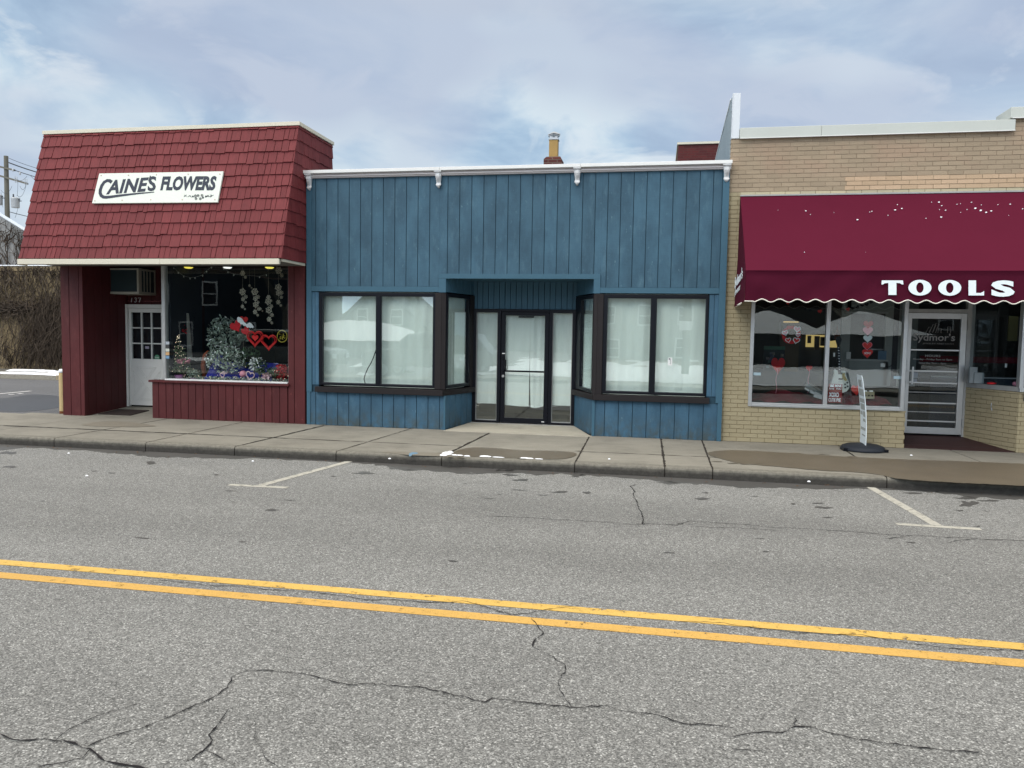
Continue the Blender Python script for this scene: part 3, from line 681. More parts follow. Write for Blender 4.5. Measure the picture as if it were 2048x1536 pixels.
mb.build('interior_wall', M['dark_in'], fs)
MB().box(-8.70, -6.2, 12.61, 16.6, .60, .655).build('display_floor', M['dark_floor'], fs)
# knee wall cap
mb = MB(); mb.box(-9.02, -6.29, 12.405, 12.60, .657, .695); mb.build('sill_cap', M['red'], fs, bevel=.004)
# shop window
mb = MB()
mb.box(-8.80, -8.735, 12.50, 12.60, .70, 2.80); mb.box(-6.345, -6.312, 12.505, 12.60, .70, 2.80); mb.box(-8.735, -6.345, 12.50, 12.60, 2.78, 2.80)
wf = mb.build('shop_window', M['silver_worn'], fs, bevel=.003)
MB().box(-8.735, -6.345, 12.47, 12.60, .697, .722).build('sill', M['white_trim'], wf, bevel=.003)
MB().box(-8.735, -6.345, 12.545, 12.551, .722, 2.78).build('pane', M['glass_dark'], wf)
# door
dx0, dx1, dy = -10.34, -9.44, 13.585
mb = MB(); mb.box(dx0, dx0+.075, 13.50, 13.60, .07, 2.09); mb.box(dx0+.075, dx1, 13.50, 13.60, 2.02, 2.09); mb.box(dx1-.05, dx1, 13.50, 13.60, .07, 2.02)
mb.build('door_frame', M['door_white'], fs, bevel=.004)
mb = MB(); a, b = dx0+.08, dx1-.055
zb, zt = .10, 2.015
px = [a+.055+i*(b-a-.11-.0)/3 for i in range(4)]; pz = [1.02 + i*.305 for i in range(4)]
mb.box(a, px[0], 13.545, 13.59, zb, zt); mb.box(px[3], b, 13.545, 13.59, zb, zt); mb.box(px[0], px[3], 13.545, 13.59, zb, pz[0]); mb.box(px[0], px[3], 13.545, 13.59, pz[3], zt)
for i in (1, 2): mb.box(px[i]-.012, px[i]+.012, 13.548, 13.585, pz[0], pz[3]); mb.box(px[0], px[3], 13.550, 13.584, pz[i]-.012, pz[i]+.012)
dr = mb.build('door', M['door_white'], fs, bevel=.003)
mb = MB(); cx_, cz_ = (a+b)/2, .53
def tri(p, q, r_):
    P = [Vector((t[0], 13.545, t[1])) for t in (p, q, r_)]
    c = sum(P, Vector())/3
    for s_ in (1.0, .68):
        Q = [c + (v-c)*s_ for v in P]; mb.tube(Q, .007, 4, closed=True)
hw, hh_ = (b-a)/2-.09, .33
tri((cx_-hw*.72, cz_+hh_), (cx_+hw*.72, cz_+hh_), (cx_, cz_+.06)); tri((cx_-hw*.72, cz_-hh_), (cx_+hw*.72, cz_-hh_), (cx_, cz_-.06))
tri((cx_-hw, cz_+hh_*.75), (cx_-hw, cz_-hh_*.75), (cx_-.07, cz_)); tri((cx_+hw, cz_+hh_*.75), (cx_+hw, cz_-hh_*.75), (cx_+.07, cz_))
mb.build('cross_moulding', M['door_white'], dr)
MB().box(px[0], px[3], 13.572, 13.578, pz[0], pz[3]).build('door_glass', M['glass_dark'], dr)
MB().box(dx0, dx1, 13.72, 13.74, 0, 2.2).build('door_backing', M['dark_in'], fs)
# mansard
S0, S1 = Vector((0, 11.575, 2.79)), Vector((0, 12.195, 5.05))
sl = (S1-S0); SL = sl.length; sd_ = sl/SL; sn = Vector((0, -sd_.z, sd_.y))      # outward normal
mb = MB(); mb.poly([(XL-.1, 11.60, 2.80), (XL-.1, 12.22, 5.04), (XL-.1, 14, 5.04), (XL-.1, 14, 2.80)], (XR+.0-XL+.1-.02, 0, 0))
mb.v = [(v[0], min(v[1], 13.54) if v[0] > -8 else v[1], v[2]) for v in mb.v]
mb.build('mansard_body', M['red_groove'], fs)
r = random.Random(4); mb = MB(); rows = 11; rh = SL/(rows+.22)
for k in range(rows+1):
    u0 = k*rh; u1 = min(u0+rh*1.06, SL); x = XL-.115-(r.uniform(0, .05))
    while x < XR+.01:
        wd = r.choice((.085, .10, .13, .15, .17, .19)); xe = min(x+wd, XR+.012)
        if xe-x > .02:
            j = r.choice((0, 0, 0, -.012, .008)); lo = max(u0+j, 0) if k else u0; th = .026 + r.uniform(-.003, .006)
            x0_ = max(x, XL-.115)
            A = S0 + sd_*lo; B = S0 + sd_*u1
            q = [A + sn*.002, A + sn*th, B + sn*.006, B + sn*.0]
            mb.poly([(x0_+.0045, p.y, p.z) for p in q], (xe-x0_-.009, 0, 0))
        x += wd
# right hand side face, vertical
for k in range(rows+1):
    z0 = 2.79 + k*(2.26/(rows+.22)); z1 = min(z0 + 2.26/(rows+.22)*1.06, 5.05); yb = 11.575 + (z0-2.79)*.2743; y = yb - .02
    while y < 13.55:
        wd = r.choice((.09, .12, .15, .17)); ye = min(y+wd, 13.55)
        if ye-y > .02:
            j = r.choice((0, 0, -.01, .008)) if k else 0; th = .018+r.uniform(-.002, .004); yy = max(y, yb-.02)
            yt_ = max(yy, 11.575 + (z1-2.79)*.2743-.02); yt2 = max(ye-.002, yt_)
            mb.add([(XR-.01, yy+.002, z0+j), (XR-.01, ye-.003, z0+j), (XR+th, ye-.003, z0+j), (XR+th, yy+.002, z0+j),
                    (XR-.01, yt_+.002, z1), (XR-.01, yt2, z1), (XR+.004, yt2, z1), (XR+.004, yt_+.002, z1)],
                   [(0,1,2,3),(7,6,5,4),(0,4,5,1),(1,5,6,2),(2,6,7,3),(3,7,4,0)])
        y += wd
mb.build('shingles', M['shingle'], fs)
mb = MB(); mb.box(XL-.13, -8.15, 11.545, 11.60, 2.695, 2.785); mb.box(-8.147, XR-.03, 11.545, 11.60, 2.695, 2.785); builds(mb, 'fascia', M['cream_metal'], fs, bevel=.004)
mb = MB(); mb.box(XL-.115, XR-.04, 11.60, 12.36, 2.735, 2.755); mb.box(XL-.1, -5.99, 12.36, 13.9, 2.805, 2.825); builds(mb, 'soffit', pbr('soffit_panel', (.13, .125, .115), .7), fs)
mb = MB(); mb.box(XR-.035, XR+.0, 11.62, 12.43, 2.745, 2.785); mb.build('side_fascia', M['cream_metal'], fs)
mb = MB(); mb.box(XL-.13, XR+.03, 12.165, 12.24, 5.052, 5.115); mb.box(XR-.045, XR+.03, 12.24, 13.57, 5.052, 5.112); mb.box(XL-.13, XL-.05, 12.24, 13.57, 5.052, 5.112); builds(mb, 'roof_coping', M['cream_metal'], fs, bevel=.003)
MB().box(XL-.1, XR-.03, 14.01, 20, 4.05, 4.12).build('roof', M['groove'], fs)
MB().box(XL-.02, XR-.03, 14.02, 20, 2.9, 4.04).build('upper_wall', M['red_groove'], fs)
mb = MB(); mb.poly([(XL-.30, 11.75, 2.70), (XL-.14, 11.62, 2.86), (XL-.14, 11.80, 2.86), (XL-.30, 11.95, 2.70)], (0, 0, .025)); mb.build('gutter_end', M['cream_metal'], fs)

# house number and string of tiny lights above the door
mb = MB(); p = PY(272, 609, 13.575)
for q_ in ([(0, 0), (.014, .085)], [(.075, .078), (.10, .085), (.118, .075), (.115, .055), (.095, .046), (.112, .038), (.112, .012), (.09, 0), (.068, .008)], [(.150, .083), (.205, .085), (.175, 0)]): mb.ribbon([(-10.215+a_, 13.572, 2.135+b_) for a_, b_ in q_], .011, (0, -1, 0), .005)
solo(mb, 'house_number', M['white'], 'small white metal numerals 137 over the white door', 'house number', recalc=False)
mb = MB(); r = random.Random(3)
for i in range(22):
    x = -10.33 + i*.042
    if -10.26 < x < -9.95: continue
    z = 2.15 + r.uniform(-.01, .01); mb.box(x, x+.018, 13.56, 13.57, z, z+.012)
mb.tube([(-10.34, 13.571, 2.155), (-9.42, 13.571, 2.155)], .002, 3)
solo(mb, 'bead_string', pbr('pinkish_bead', (.32, .10, .10), .5), 'string of tiny reddish beads pinned level with the house number', 'decoration')
# AC unit
ac = thing('air_conditioner', 'cream window air conditioner jutting out above the white shop door', 'air conditioner', (-10.0, 13.34, 2.27))
x0, x1, y0, y1, z0, z1 = -10.34, -9.69, 13.09, 13.60, 2.27, 2.76
mb = MB(); mb.box(x0, x0+.03, y0, y1, z0, z1); mb.box(x1-.008, x1, y0+.0, y0+.09, z0, z1); mb.box(x1-.008, x1, y1-.05, y1, z0, z1); mb.box(x1-.008, x1, y0+.09, y1-.05, z0, z0+.05); mb.box(x1-.008, x1, y0+.09, y1-.05, z1-.04, z1)
mb.box(x0+.03, x1-.01, y0, y1, z1-.03, z1-.001); mb.box(x0+.03, x1-.01, y0, y1, z0+.001, z0+.045); mb.box(x1-.04, x1-.009, y0-.001, y0+.03, z0, z1)
mb.build('case', M['ac'], ac, bevel=.004)
mb = MB(); mb.box(x0+.03, x1-.04, y0+.02, y0+.04, z0+.045, z1-.03)
for i in range(20): zz_ = z0+.055+i*.0195; mb.box(x0+.035, x1-.045, y0+.010, y0+.02, zz_, zz_+.008)
mb.build('front_grille', M['ac_dark'], ac)
mb = MB(); mb.box(x1-.03, x1-.012, y0+.09, y1-.05, z0+.05, z1-.04); mb.build('side_grille', M['ac_dark'], ac)
mb = MB()
for i in range(3): yy = y0+.16+i*.09; mb.box(x1-.012, x1-.003, yy, yy+.016, z0+.05, z1-.04)
builds(mb, 'side_bar', M['ac'], ac)
# doormat
solo(MB().flat([(p.x, p.y, .012+(p.y-12.53)*.066) for p in [PZ(197, 827.5, .01), PZ(262, 829, .01), PZ(292, 821, .035), PZ(231, 820, .035)]]) if False else MB().hexa(*[(p[0], p[1], .003+max(0,(p[1]-12.53))*.067) for p in [(-10.22, 12.60), (-9.55, 12.60), (-9.55, 13.15), (-10.22, 13.15)]], (0, 0, .012)), 'doormat', M['mat'], 'dark worn doormat lying before the white shop door', 'doormat')
# roof sign
sp0 = S0 + sn*.055
def SG(x, y): return PP(180+x/7.585, 330+y/7.585, sp0, sn)
sg = thing('shop_sign', 'long cream sign reading CAINE\'S FLOWERS in navy italics on the red shingle roof', 'sign', SG(1000, 350))
c_ = [SG(140, 128), SG(2022, 95), SG(1935, 565), SG(30, 580)]
mb = MB(); mb.poly(c_, -sn*.03); mb.build('board', M['sign_white'], sg, bevel=.003)
mb = MB()
for fx, fy in ((170,160),(585,155),(1008,147),(1488,140),(1970,137),(75,543),(488,535),(922,528),(1400,525),(1893,525)):
    c = SG(fx, fy); mb.tube([c, c + sn*.006], .011, 8)
builds(mb, 'screw', M['screw'], sg)
mb = MB()
text(mb, 'AINE', SG(245, 447), SG(835, 402), SG(306, 232), sn, .004, .034, 1.06)
text(mb, 'S', SG(873, 400), SG(995, 392), SG(890, 176), sn, .004, .03)
mb.ribbon([SG(920, 165), SG(895, 215)], [.02, .007], sn, .004)
fm = MB(); text(fm, 'FLOWERS', SG(1065, 388), SG(1890, 386), SG(1108, 172), sn, .004, .045, 1.0); fm.build('word', M['navy'], sg, recalc=False)
cp = [(330,262),(300,240),(262,236),(215,262),(180,315),(158,375),(155,425),(172,465),(205,487),(255,490),(330,482),(450,465),(600,447),(760,430),(880,420),(975,412)]
cw = [.062,.058,.055,.055,.057,.058,.058,.056,.054,.050,.046,.040,.032,.024,.018,.012]
cpt = smooth_c = [SG(*p) for p in cp]
mb.ribbon(cpt, cw, sn, .005)
for i in range(len(cpt)-1):
    pass
mb.build('word', M['navy'], sg, recalc=False)
mb = MB(); r = random.Random(8)
for (fx, fy, rr_) in ((1600,470,26),(1640,465,22),(1610,510,22),(1700,462,22),(1675,512,22),(1715,495,18),(1760,478,16),(1560,478,14),(1790,470,14)):
    for q in range(5):
        a = q/5*2*math.pi; mb.tube([SG(fx+math.cos(a+t)*rr_*.35+math.cos(a)*rr_*.6, fy+math.sin(a+t)*rr_*.35+math.sin(a)*rr_*.6)+sn*.003 for t in [i*2*math.pi/6 for i in range(6)]], .0028, 3, closed=True)
for (a, b) in (((1430,455),(1465,480)), ((1465,455),(1425,480)), ((1480,485),(1530,460)), ((1500,460),(1540,490)), ((1800,485),(1880,455)), ((1820,450),(1850,480)), ((1830,490),(1850,450))):
    mb.tube([SG(*a)+sn*.003, SG(*b)+sn*.003], .004, 3)
mb.build('flower_drawing', M['navy'], sg)

# ================================================================== BLUE SHOP
BX0, BX1, FY = -5.965, 1.03, 12.45
bs = thing('blue_shop', 'blue board-clad vacant shop with white cornice between the flower shop and the brick store', 'building', (-2.5, 12.45, 0))
mb = MB()
boards(mb, (BX0+.09, FY), (-3.60, FY), 2.405, 4.23, start=.13, side=1)
boards(mb, (-3.60, FY), (-.92, FY), 2.615, 4.23, start=.065, side=1)
boards(mb, (-.92, FY), (.93, FY), 2.405, 4.23, start=.11, side=1)
mb.build('siding', M['blue'], bs, bevel=.002)
mb = MB()
boards(mb, (BX0+.0, FY), (-3.475, FY), 0, .575, start=.04)
mb.build('lower_siding', M['blue_low'], bs, bevel=.002); mb = MB()
boards(mb, (-.99, FY), (BX1, FY), 0, .585, start=.03, w=.222)
mb.build('lower_siding', M['blue_low'], bs, bevel=.002); mb = MB()
boards(mb, (BX0+.0, FY), (-5.745, FY), .70, 2.30, w=.075, start=.0, gap=.006)
mb.build('side_siding', M['blue_low'], bs, bevel=.002); mb = MB()
boards(mb, (.79, FY), (BX1, FY), .70, 2.30, w=.080, start=0, gap=.006)
mb.build('side_siding', M['blue_low'], bs, bevel=.002)
LA, LB = (-3.475, 12.45), (-3.245, 13.47); RA, RB = (-1.405, 13.47), (-.99, 12.45)
mb = MB()
boards(mb, LA, LB, .008, .575, w=.215, start=.05, side=1); mb.build('entry_lower_siding', M['blue_low'], bs); mb = MB(); boards(mb, RA, RB, .008, .585, w=.5, side=1)
mb.build('entry_lower_siding', M['blue_low'], bs)
mb = MB()
boards(mb, LA, LB, 2.315, 2.56, w=.09, side=1); boards(mb, RA, RB, 2.315, 2.56, w=.5, side=1); boards(mb, (-3.25, 13.47), (-1.40, 13.47), 2.075, 2.56, w=.101, start=.03, side=1)
mb.build('entry_header', M['blue_trim'], bs)
mb = MB()   # backing behind boards
mb.box(BX0+.01, -3.50, FY+.017, FY+.12, 2.31, 4.25); mb.box(-3.50, -.98, FY+.017, FY+.12, 2.60, 4.25); mb.box(-.98, BX1-.01, FY+.017, FY+.12, 2.31, 4.25)
mb.box(BX0+.01, -3.52, FY+.017, FY+.1, 0, .575); mb.box(-.95, BX1-.01, FY+.017, FY+.1, 0, .585)
mb.box(BX0+.01, -5.75, FY+.017, FY+.1, .575, 2.31); mb.box(.80, BX1-.01, FY+.017, FY+.1, .585, 2.31)
for A_, B_ in ((LA, LB), (RA, RB)):
    a_, b_ = Vector(A_), Vector(B_); n_ = Vector((-(b_-a_).y, (b_-a_).x)).normalized()*.018
    mb.slab(a_+n_, b_+n_, 0, .57, .06, 1); mb.slab(a_+n_, b_+n_, 2.32, 2.56, .06, 1)
mb.slab((-3.25, 13.487), (-1.40, 13.487), 2.08, 2.56, .06, 1)
mb.build('wall', M['groove'], bs)
mb = MB()   # trim boards, each 5 mm proud
ty = FY-.020
mb.box(BX0, BX0+.095, ty, FY+.01, .575, 4.225); mb.box(.935, BX1+.005, ty-.015, FY+.01, .60, 4.225); mb.box(.97, BX1+.008, ty-.02, FY-.003, 0, .60)
mb.box(BX0+.095, -3.60, ty, FY+.01, 2.312, 2.402); mb.box(-3.60, -3.475, ty-.004, FY+.01, 2.305, 2.535)
mb.box(-3.60, -.915, ty-.004, FY+.01, 2.536, 2.615); mb.box(-1.02, -.915, ty-.004, FY+.01, 2.305, 2.535); mb.box(-.915, .935, ty, FY+.01, 2.312, 2.402)
mb.box(-3.497, -3.462, FY-.022, FY+.02, 0, .575); mb.box(-1.0, -.955, FY-.02, FY+.01, 0, .585)
mb.box(-5.965, -5.90, FY-.012, FY, 0, .60)
builds(mb, 'trim', M['blue_trim'], bs, bevel=.003)
MB().poly([(-3.49, 12.46, 2.56), (-1.0, 12.46, 2.56), (-1.40, 13.5, 2.56), (-3.25, 13.5, 2.56)], (0, 0, .03)).build('entry_ceiling', M['blue_trim'], bs)
# cornice
mb = MB(); mb.box(BX0-.01, BX1+.02, FY-.05, FY+.05, 4.225, 4.29); mb.box(BX0-.01, BX1+.02, FY-.075, FY+.05, 4.245, 4.262); mb.build('cornice_board', M['cornice'], bs, bevel=.004)
mb = MB()
for a, b in ((BX0-.03, -3.58), (-3.577, -1.27), (-1.267, BX1+.03)): mb.box(a, b, FY-.12, FY+.22, 4.292, 4.345)
builds(mb, 'cornice_cap', M['white_trim'], bs, bevel=.004)
for x in (-5.90, -3.615, -1.32, .985):
    mb = MB(); y = FY-.05
    prof = [(0, 4.29), (-.085, 4.29), (-.088, 4.265), (-.072, 4.255), (-.080, 4.235), (-.085, 4.205), (-.072, 4.17), (-.045, 4.135), (-.030, 4.105), (-.038, 4.080), (-.050, 4.065), (-.046, 4.042), (-.028, 4.030), (0, 4.022)]
    def wdt(z): return .055 if z > 4.25 else (.046 if z > 4.18 else (.036 if z > 4.10 else (.042 if z > 4.055 else (.026 if z > 4.035 else .012))))
    y += .035
    n = len(prof); ring = []
    for s_ in (-1, -.45, .45, 1):
        ring.append([(x+s_*wdt(z), y+dy_*(1.0 if abs(s_) < .9 else .72), z) for dy_, z in prof])
    b = len(mb.v)
    for rg in ring: mb.v += rg
    for k in range(3):
        for i in range(n-1): mb.f.append((b+k*n+i, b+k*n+i+1, b+(k+1)*n+i+1, b+(k+1)*n+i))
    mb.f.append(tuple(b+i for i in range(n))); mb.f.append(tuple(b+3*n+i for i in reversed(range(n))))
    for s_ in (-.02, 0, .02): mb.tube([(x+s_, y-.083, 4.235), (x+s_, y-.088, 4.205), (x+s_*.8, y-.072, 4.16), (x+s_*.7, y-.036, 4.11)], .004, 5)
    mb.tube([(x-.028, y-.04, 4.062), (x+.028, y-.04, 4.062)], .016, 8)
    mb.box(x-.06, x+.06, y-.10, y, 4.272, 4.292)
    mb.build('corbel', M['corbel'], bs, bevel=.0015)
# roof, sides, interior
mb = MB(); mb.box(BX0+.02, BX1-.02, FY+.23, 20, 4.18, 4.24); mb.build('roof', M['groove'], bs)
mb = MB(); mb.box(BX0+.02, BX0+.08, FY+.13, 20, 0, 4.18); mb.box(BX1-.08, BX1-.02, FY+.13, 20, 0, 4.18); mb.box(BX0+.08, BX1-.08, 17, 17.1, 0, 4.18); mb.box(BX0+.08, BX1-.08, FY+.13, 17, 2.72, 2.76)
mb.box(BX0+.08, BX1-.08, 12.6, 17, -.1, -.02) ; mb.build('interior_wall', M['dark_in'], bs)
MB().box(-3.9, -.7, 13.53, 17, -.015, .005).build('interior_floor', M['dark_floor'], bs)
MB().box(-3.6, -.9, 15.5, 15.55, .005, 2.7).build('partition', pbr('dim_wall', (.20, .20, .19), .9), bs)
# display windows
def bay(x0, x1, mull, z0=.70, z1=2.295, p_left=None):
    mb = MB(); y = FY-.012
    mb.box(x0, x0+.055, y, y+.07, z0, z1); mb.box(x1-.035, x1, y, y+.07, z0, z1)
    mb.box(x0+.055, x1-.035, y, y+.07, z1-.052, z1); mb.box(x0+.055, x1-.035, y, y+.07, z0, z0+.035); mb.box(mull-.038, mull+.038, y-.006, y+.07, z0+.035, z1-.052)
    f = mb.build('display_window', M['black_alu'], bs, bevel=.003)
    mb = MB()
    for a, b in ((x0+.055, mull-.038), (mull+.038, x1-.035)):
        for q in ((a, a+.012, z0+.035, z1-.052), (b-.012, b, z0+.035, z1-.052), (a+.012, b-.012, z1-.064, z1-.052), (a+.012, b-.012, z0+.035, z0+.047)): mb.box(q[0], q[1], y+.012, y+.05, q[2], q[3])
        MB().box(a+.012, b-.012, y+.030, y+.036, z0+.047, z1-.064).build('pane', M['glass'], f)
    builds(mb, 'glazing_bead', pbr('bead_black', (.02, .024, .03), .3), f)
    return f
bay(-5.735, -3.655, -4.66); bay(-.855, .785, -.06)
mb = MB(); mb.box(-3.654, -3.545, FY-.03, FY+.07, .68, 2.30); mb.hexa((-3.544, FY-.028, .68), (-3.475, FY-.005, .68), (-3.475, FY-.005, 2.30), (-3.544, FY-.028, 2.30), (0, .07, 0))
mb.box(-.945, -.856, FY-.03, FY+.07, .68, 2.30); mb.hexa((-1.01, FY-.01, .68), (-.946, FY-.028, .68), (-.946, FY-.028, 2.30), (-1.01, FY-.01, 2.30), (0, .07, 0))
builds(mb, 'corner_post', M['brown_wood'], bs, bevel=.004)
def dw(A, B, a0, a1, z0=.70, z1=2.295, post=0):
    A = Vector(A); B = Vector(B); d = (B-A); L_ = d.length; d /= L_; n = Vector((-d.y, d.x))
    P = lambda t, o=0: A + d*t + n*o
    mb = MB(); s0, s1 = a0*L_, a1*L_
    mb.slab(P(.015, -.012), P(s0, -.012), z0, z1, .07); mb.slab(P(s1, -.012), P(s1+.05, -.012), z0, z1, .07)
    mb.slab(P(s0, -.012), P(s1, -.012), z1-.06, z1, .07); mb.slab(P(s0, -.012), P(s1, -.012), z0, z0+.05, .07)
    f = mb.build('side_window', M['black_alu'], bs, bevel=.003)
    mb = MB(); mb.slab(P(s0, .02), P(s1, .02), z0+.05, z1-.06, .006); mb.build('pane', M['glass'], f)
    mb = MB(); 
    if s1+.051 < L_: mb.slab(P(s1+.051, -.02), P(L_-.004, -.02), z0-.02, z1+.005, .07); mb.build('jamb_board', M['brown_wood'], f)
    return P
PL = dw(LA, LB, .07, .80); PR = dw(RA, RB, .30, .92)
mb = MB()
y = FY-.075; mb.box(-5.79, -3.50, y, FY+.02, .578, .672)
mb.slab((-3.50, y), (-3.19, 13.45), .576, .670, .06, -1) if False else mb.hexa((-3.499, y, .578), (-3.185, 13.44, .578), (-3.185, 13.44, .672), (-3.499, y, .672), (-.06, .02, 0))
mb.box(-.985, .84, y, FY+.02, .590, .682); mb.hexa((-.986, y, .590), (-1.46, 13.44, .590), (-1.46, 13.44, .682), (-.986, y, .682), (.06, .02, 0))
builds(mb, 'sill', M['brown_wood'], bs, bevel=.004)
# entrance
DY = 13.48
mb = MB()
for a, b in ((-3.245, -3.185), (-2.795, -2.735), (-1.865, -1.805), (-1.455, -1.40)): mb.box(a, b, DY-.05, DY+.06, .035, 2.07)
for a, b in ((-3.185, -2.795), (-1.805, -1.455)): mb.box(a, b, DY-.045, DY+.06, 2.01, 2.07); mb.box(a, b, DY-.045, DY+.06, .035, .075)
mb.box(-2.735, -1.865, DY-.045, DY+.06, 2.03, 2.07)
ef = mb.build('entrance_frame', M['black_alu'], bs, bevel=.003)
for a, b in ((-3.185, -2.795), (-1.805, -1.455)):
    MB().box(a, b, DY+.0, DY+.006, .075, 2.01).build('sidelight_pane', M['glass'], ef)
    mb = MB(); mb.box(a, a+.012, DY-.02, DY-.001, .075, 2.01); mb.box(b-.012, b, DY-.02, DY-.001, .075, 2.01); mb.box(a+.012, b-.012, DY-.02, DY-.001, .075, .09); builds(mb, 'sidelight_bead', M['silver_worn'], ef)
MB().box(-3.26, -1.39, DY-.14, DY+.1, .006, .034).build('threshold', M['galv'], bs, bevel=.004)
mb = MB(); a, b = -2.728, -1.872
mb.box(a, a+.075, DY-.035, DY+.01, .045, 2.025); mb.box(b-.075, b, DY-.035, DY+.01, .045, 2.025); mb.box(a+.075, b-.075, DY-.035, DY+.01, 1.96, 2.025); mb.box(a+.075, b-.075, DY-.035, DY+.01, .045, .135)
dr = mb.build('entrance_door', M['black_alu'], bs, bevel=.003)
MB().box(a+.075, b-.075, DY-.015, DY-.009, .135, 1.96).build('door_glass', M['glass'], dr)
MB().box(a+.075, b-.075, DY-.03, DY-.016, .955, .985).build('push_bar', M['black_alu'], dr)
MB().box(a+.30, b-.28, DY+.012, DY+.04, 1.925, 1.955).build('door_closer', M['black_alu'], dr)
mb = MB(); mb.tube([(a+.045, DY-.035, 1.19), (a+.06, DY-.085, 1.19), (a+.10, DY-.09, 1.17), (a+.105, DY-.09, 1.0), (a+.06, DY-.085, .975), (a+.045, DY-.035, .975)], .011, 8); mb.build('handle', M['black_alu'], dr, smooth=True)
mb = MB(); mb.tube([(a+.045, DY-.036, .88), (a+.045, DY-.045, .88)], .024, 14); builds(mb, 'lock', M['silver_worn'], dr)
mb = MB(); mb.box(a+.02, a+.075, DY-.039, DY-.036, 1.275, 1.292); mb.box(b-.105, b-.055, DY-.039, DY-.036, .075, .09); builds(mb, 'maker_plate', M['white'], dr)
mb = MB()
for z in (1.86, .22): mb.box(b+.003, b+.02, DY-.055, DY-.02, z, z+.12)
builds(mb, 'hinge', M['black_alu'], dr)
# curtains and paper behind the glass
def cloth(name, x0, x1, y, z0, z1, mat, label, fold=.02, nf=9, seed=0, hem=.0, A=None, B=None, slit=None, cat='curtain', group=None):
    r = random.Random(seed); nx, nz = 60, 24; mb = MB(); ph = [r.uniform(0, 6) for _ in range(4)]
    for j in range(nz+1):
        for i in range(nx+1):
            t = i/nx; s_ = j/nz; x = x0+(x1-x0)*t
            f = fold*(.55*math.sin(t*nf*2.1+ph[0]+s_*1.1) + .3*math.sin(t*nf*4.7+ph[1]-s_*2) + .35*math.sin(t*2+ph[2]+s_*5)*math.sin(s_*3+ph[3]))
            z = z0+(z1-z0)*s_ + (hem*math.sin(t*5+ph[2])*(1-s_))
            if slit: x = x + slit*(1-s_)**1.5*(1-t if slit < 0 else 1) * (t if slit < 0 else (1-t))
            mb.v.append((x, y+f, z) if A is None else (A[0]+(B[0]-A[0])*t, A[1]+(B[1]-A[1])*t+f, z))
    for j in range(nz):
        for i in range(nx): q = j*(nx+1)+i; mb.f.append((q, q+1, q+nx+2, q+nx+1))
    return solo(mb, name, mat, label, cat, group, smooth=True)
CG = 'cloths hung behind the blue shop glass'
cloth('curtain', -5.72, -4.645, 12.60, .68, 2.33, M['curtain'], 'pale curtain behind the window pane nearest the flower shop', .025, 5, 1, group=CG)
cloth('curtain', -4.655, -3.68, 12.59, .68, 2.33, M['curtain'], 'pale curtain behind the pane right of the looped black cable', .022, 7, 2, group=CG)
cloth('curtain', -.84, -.02, 12.59, .68, 2.33, M['curtain'], 'pale curtain behind the pane just right of the blue shop entrance', .02, 6, 3, group=CG)
cloth('curtain', -.05, .78, 12.60, .68, 2.33, M['curtain'], 'pale curtain behind the pane with the small white notice', .02, 5, 4, group=CG)
cloth('curtain', 0, 0, 0, .68, 2.30, M['curtain'], 'narrow pale curtain in the angled side window left of the door', .008, 8, 5, A=PL(.09, .055), B=PL(.80, .055), group=CG)
cloth('curtain', 0, 0, 0, .68, 2.30, M['curtain'], 'narrow pale curtain in the angled side window right of the door', .008, 8, 6, A=PR(.36, .06), B=PR(1.00, .06), group=CG)
cloth('paper_sheet', -3.18, -2.80, DY+.05, .37, 2.04, M['paper'], 'pale sheet covering the upper part of the left sidelight', .006, 4, 7, cat='paper sheet', group=CG)
cloth('paper_sheet', -1.80, -1.46, DY+.05, .375, 2.04, M['paper'], 'pale sheet covering the upper part of the right sidelight', .006, 4, 8, cat='paper sheet', group=CG)
cloth('paper_sheet', -2.72, -2.225, DY+.06, .345, 1.99, M['paper'], 'left white sheet hung inside the black glass door', .012, 3, 9, .008, slit=-.06, cat='paper sheet', group=CG)
cloth('paper_sheet', -2.235, -1.87, DY+.075, .335, 1.99, M['paper'], 'right white sheet hung inside the black glass door', .020, 4, 10, .02, slit=.04, cat='paper sheet', group=CG)
mb = MB(); mb.tube([PY(px, py, 12.515) for px, py in [(752,700),(748,712),(742,726),(735,738),(730,750),(728,758),(730,766),(734,769),(742,770),(751,771)]], .009, 8)
solo(mb, 'cable', M['black_alu'], 'black cable looping down inside the left display window', 'cable', smooth=True)
mb = MB(); mb.tube([PR(.62+.10*t, .09).to_3d() + Vector((0, 0, 1.5 - .72*t**1.3)) for t in [i/8 for i in range(9)]], .007, 6)
solo(mb, 'cable', M['black_alu'], 'thin dark cord in the angled window right of the entrance', 'cable', smooth=True)
p = PY(1340, 723, 12.462); nt_ = thing('notice', 'small white notice with dark script stuck on the right display window', 'notice', p)
MB().box(p.x-.034, p.x+.034, 12.463, 12.465, p.z-.062, p.z+.062).build('card', M['white'], nt_)
mb = MB(); mb.ribbon([(p.x+.008+.010*math.sin(k*2.3), 12.462, p.z+.048-k*.006) for k in range(16)], .004, (0, -1, 0), .001); mb.box(p.x-.02, p.x, 12.461, 12.4625, p.z+.03, p.z+.05)
mb.build('writing', M['navy'], nt_, recalc=False)
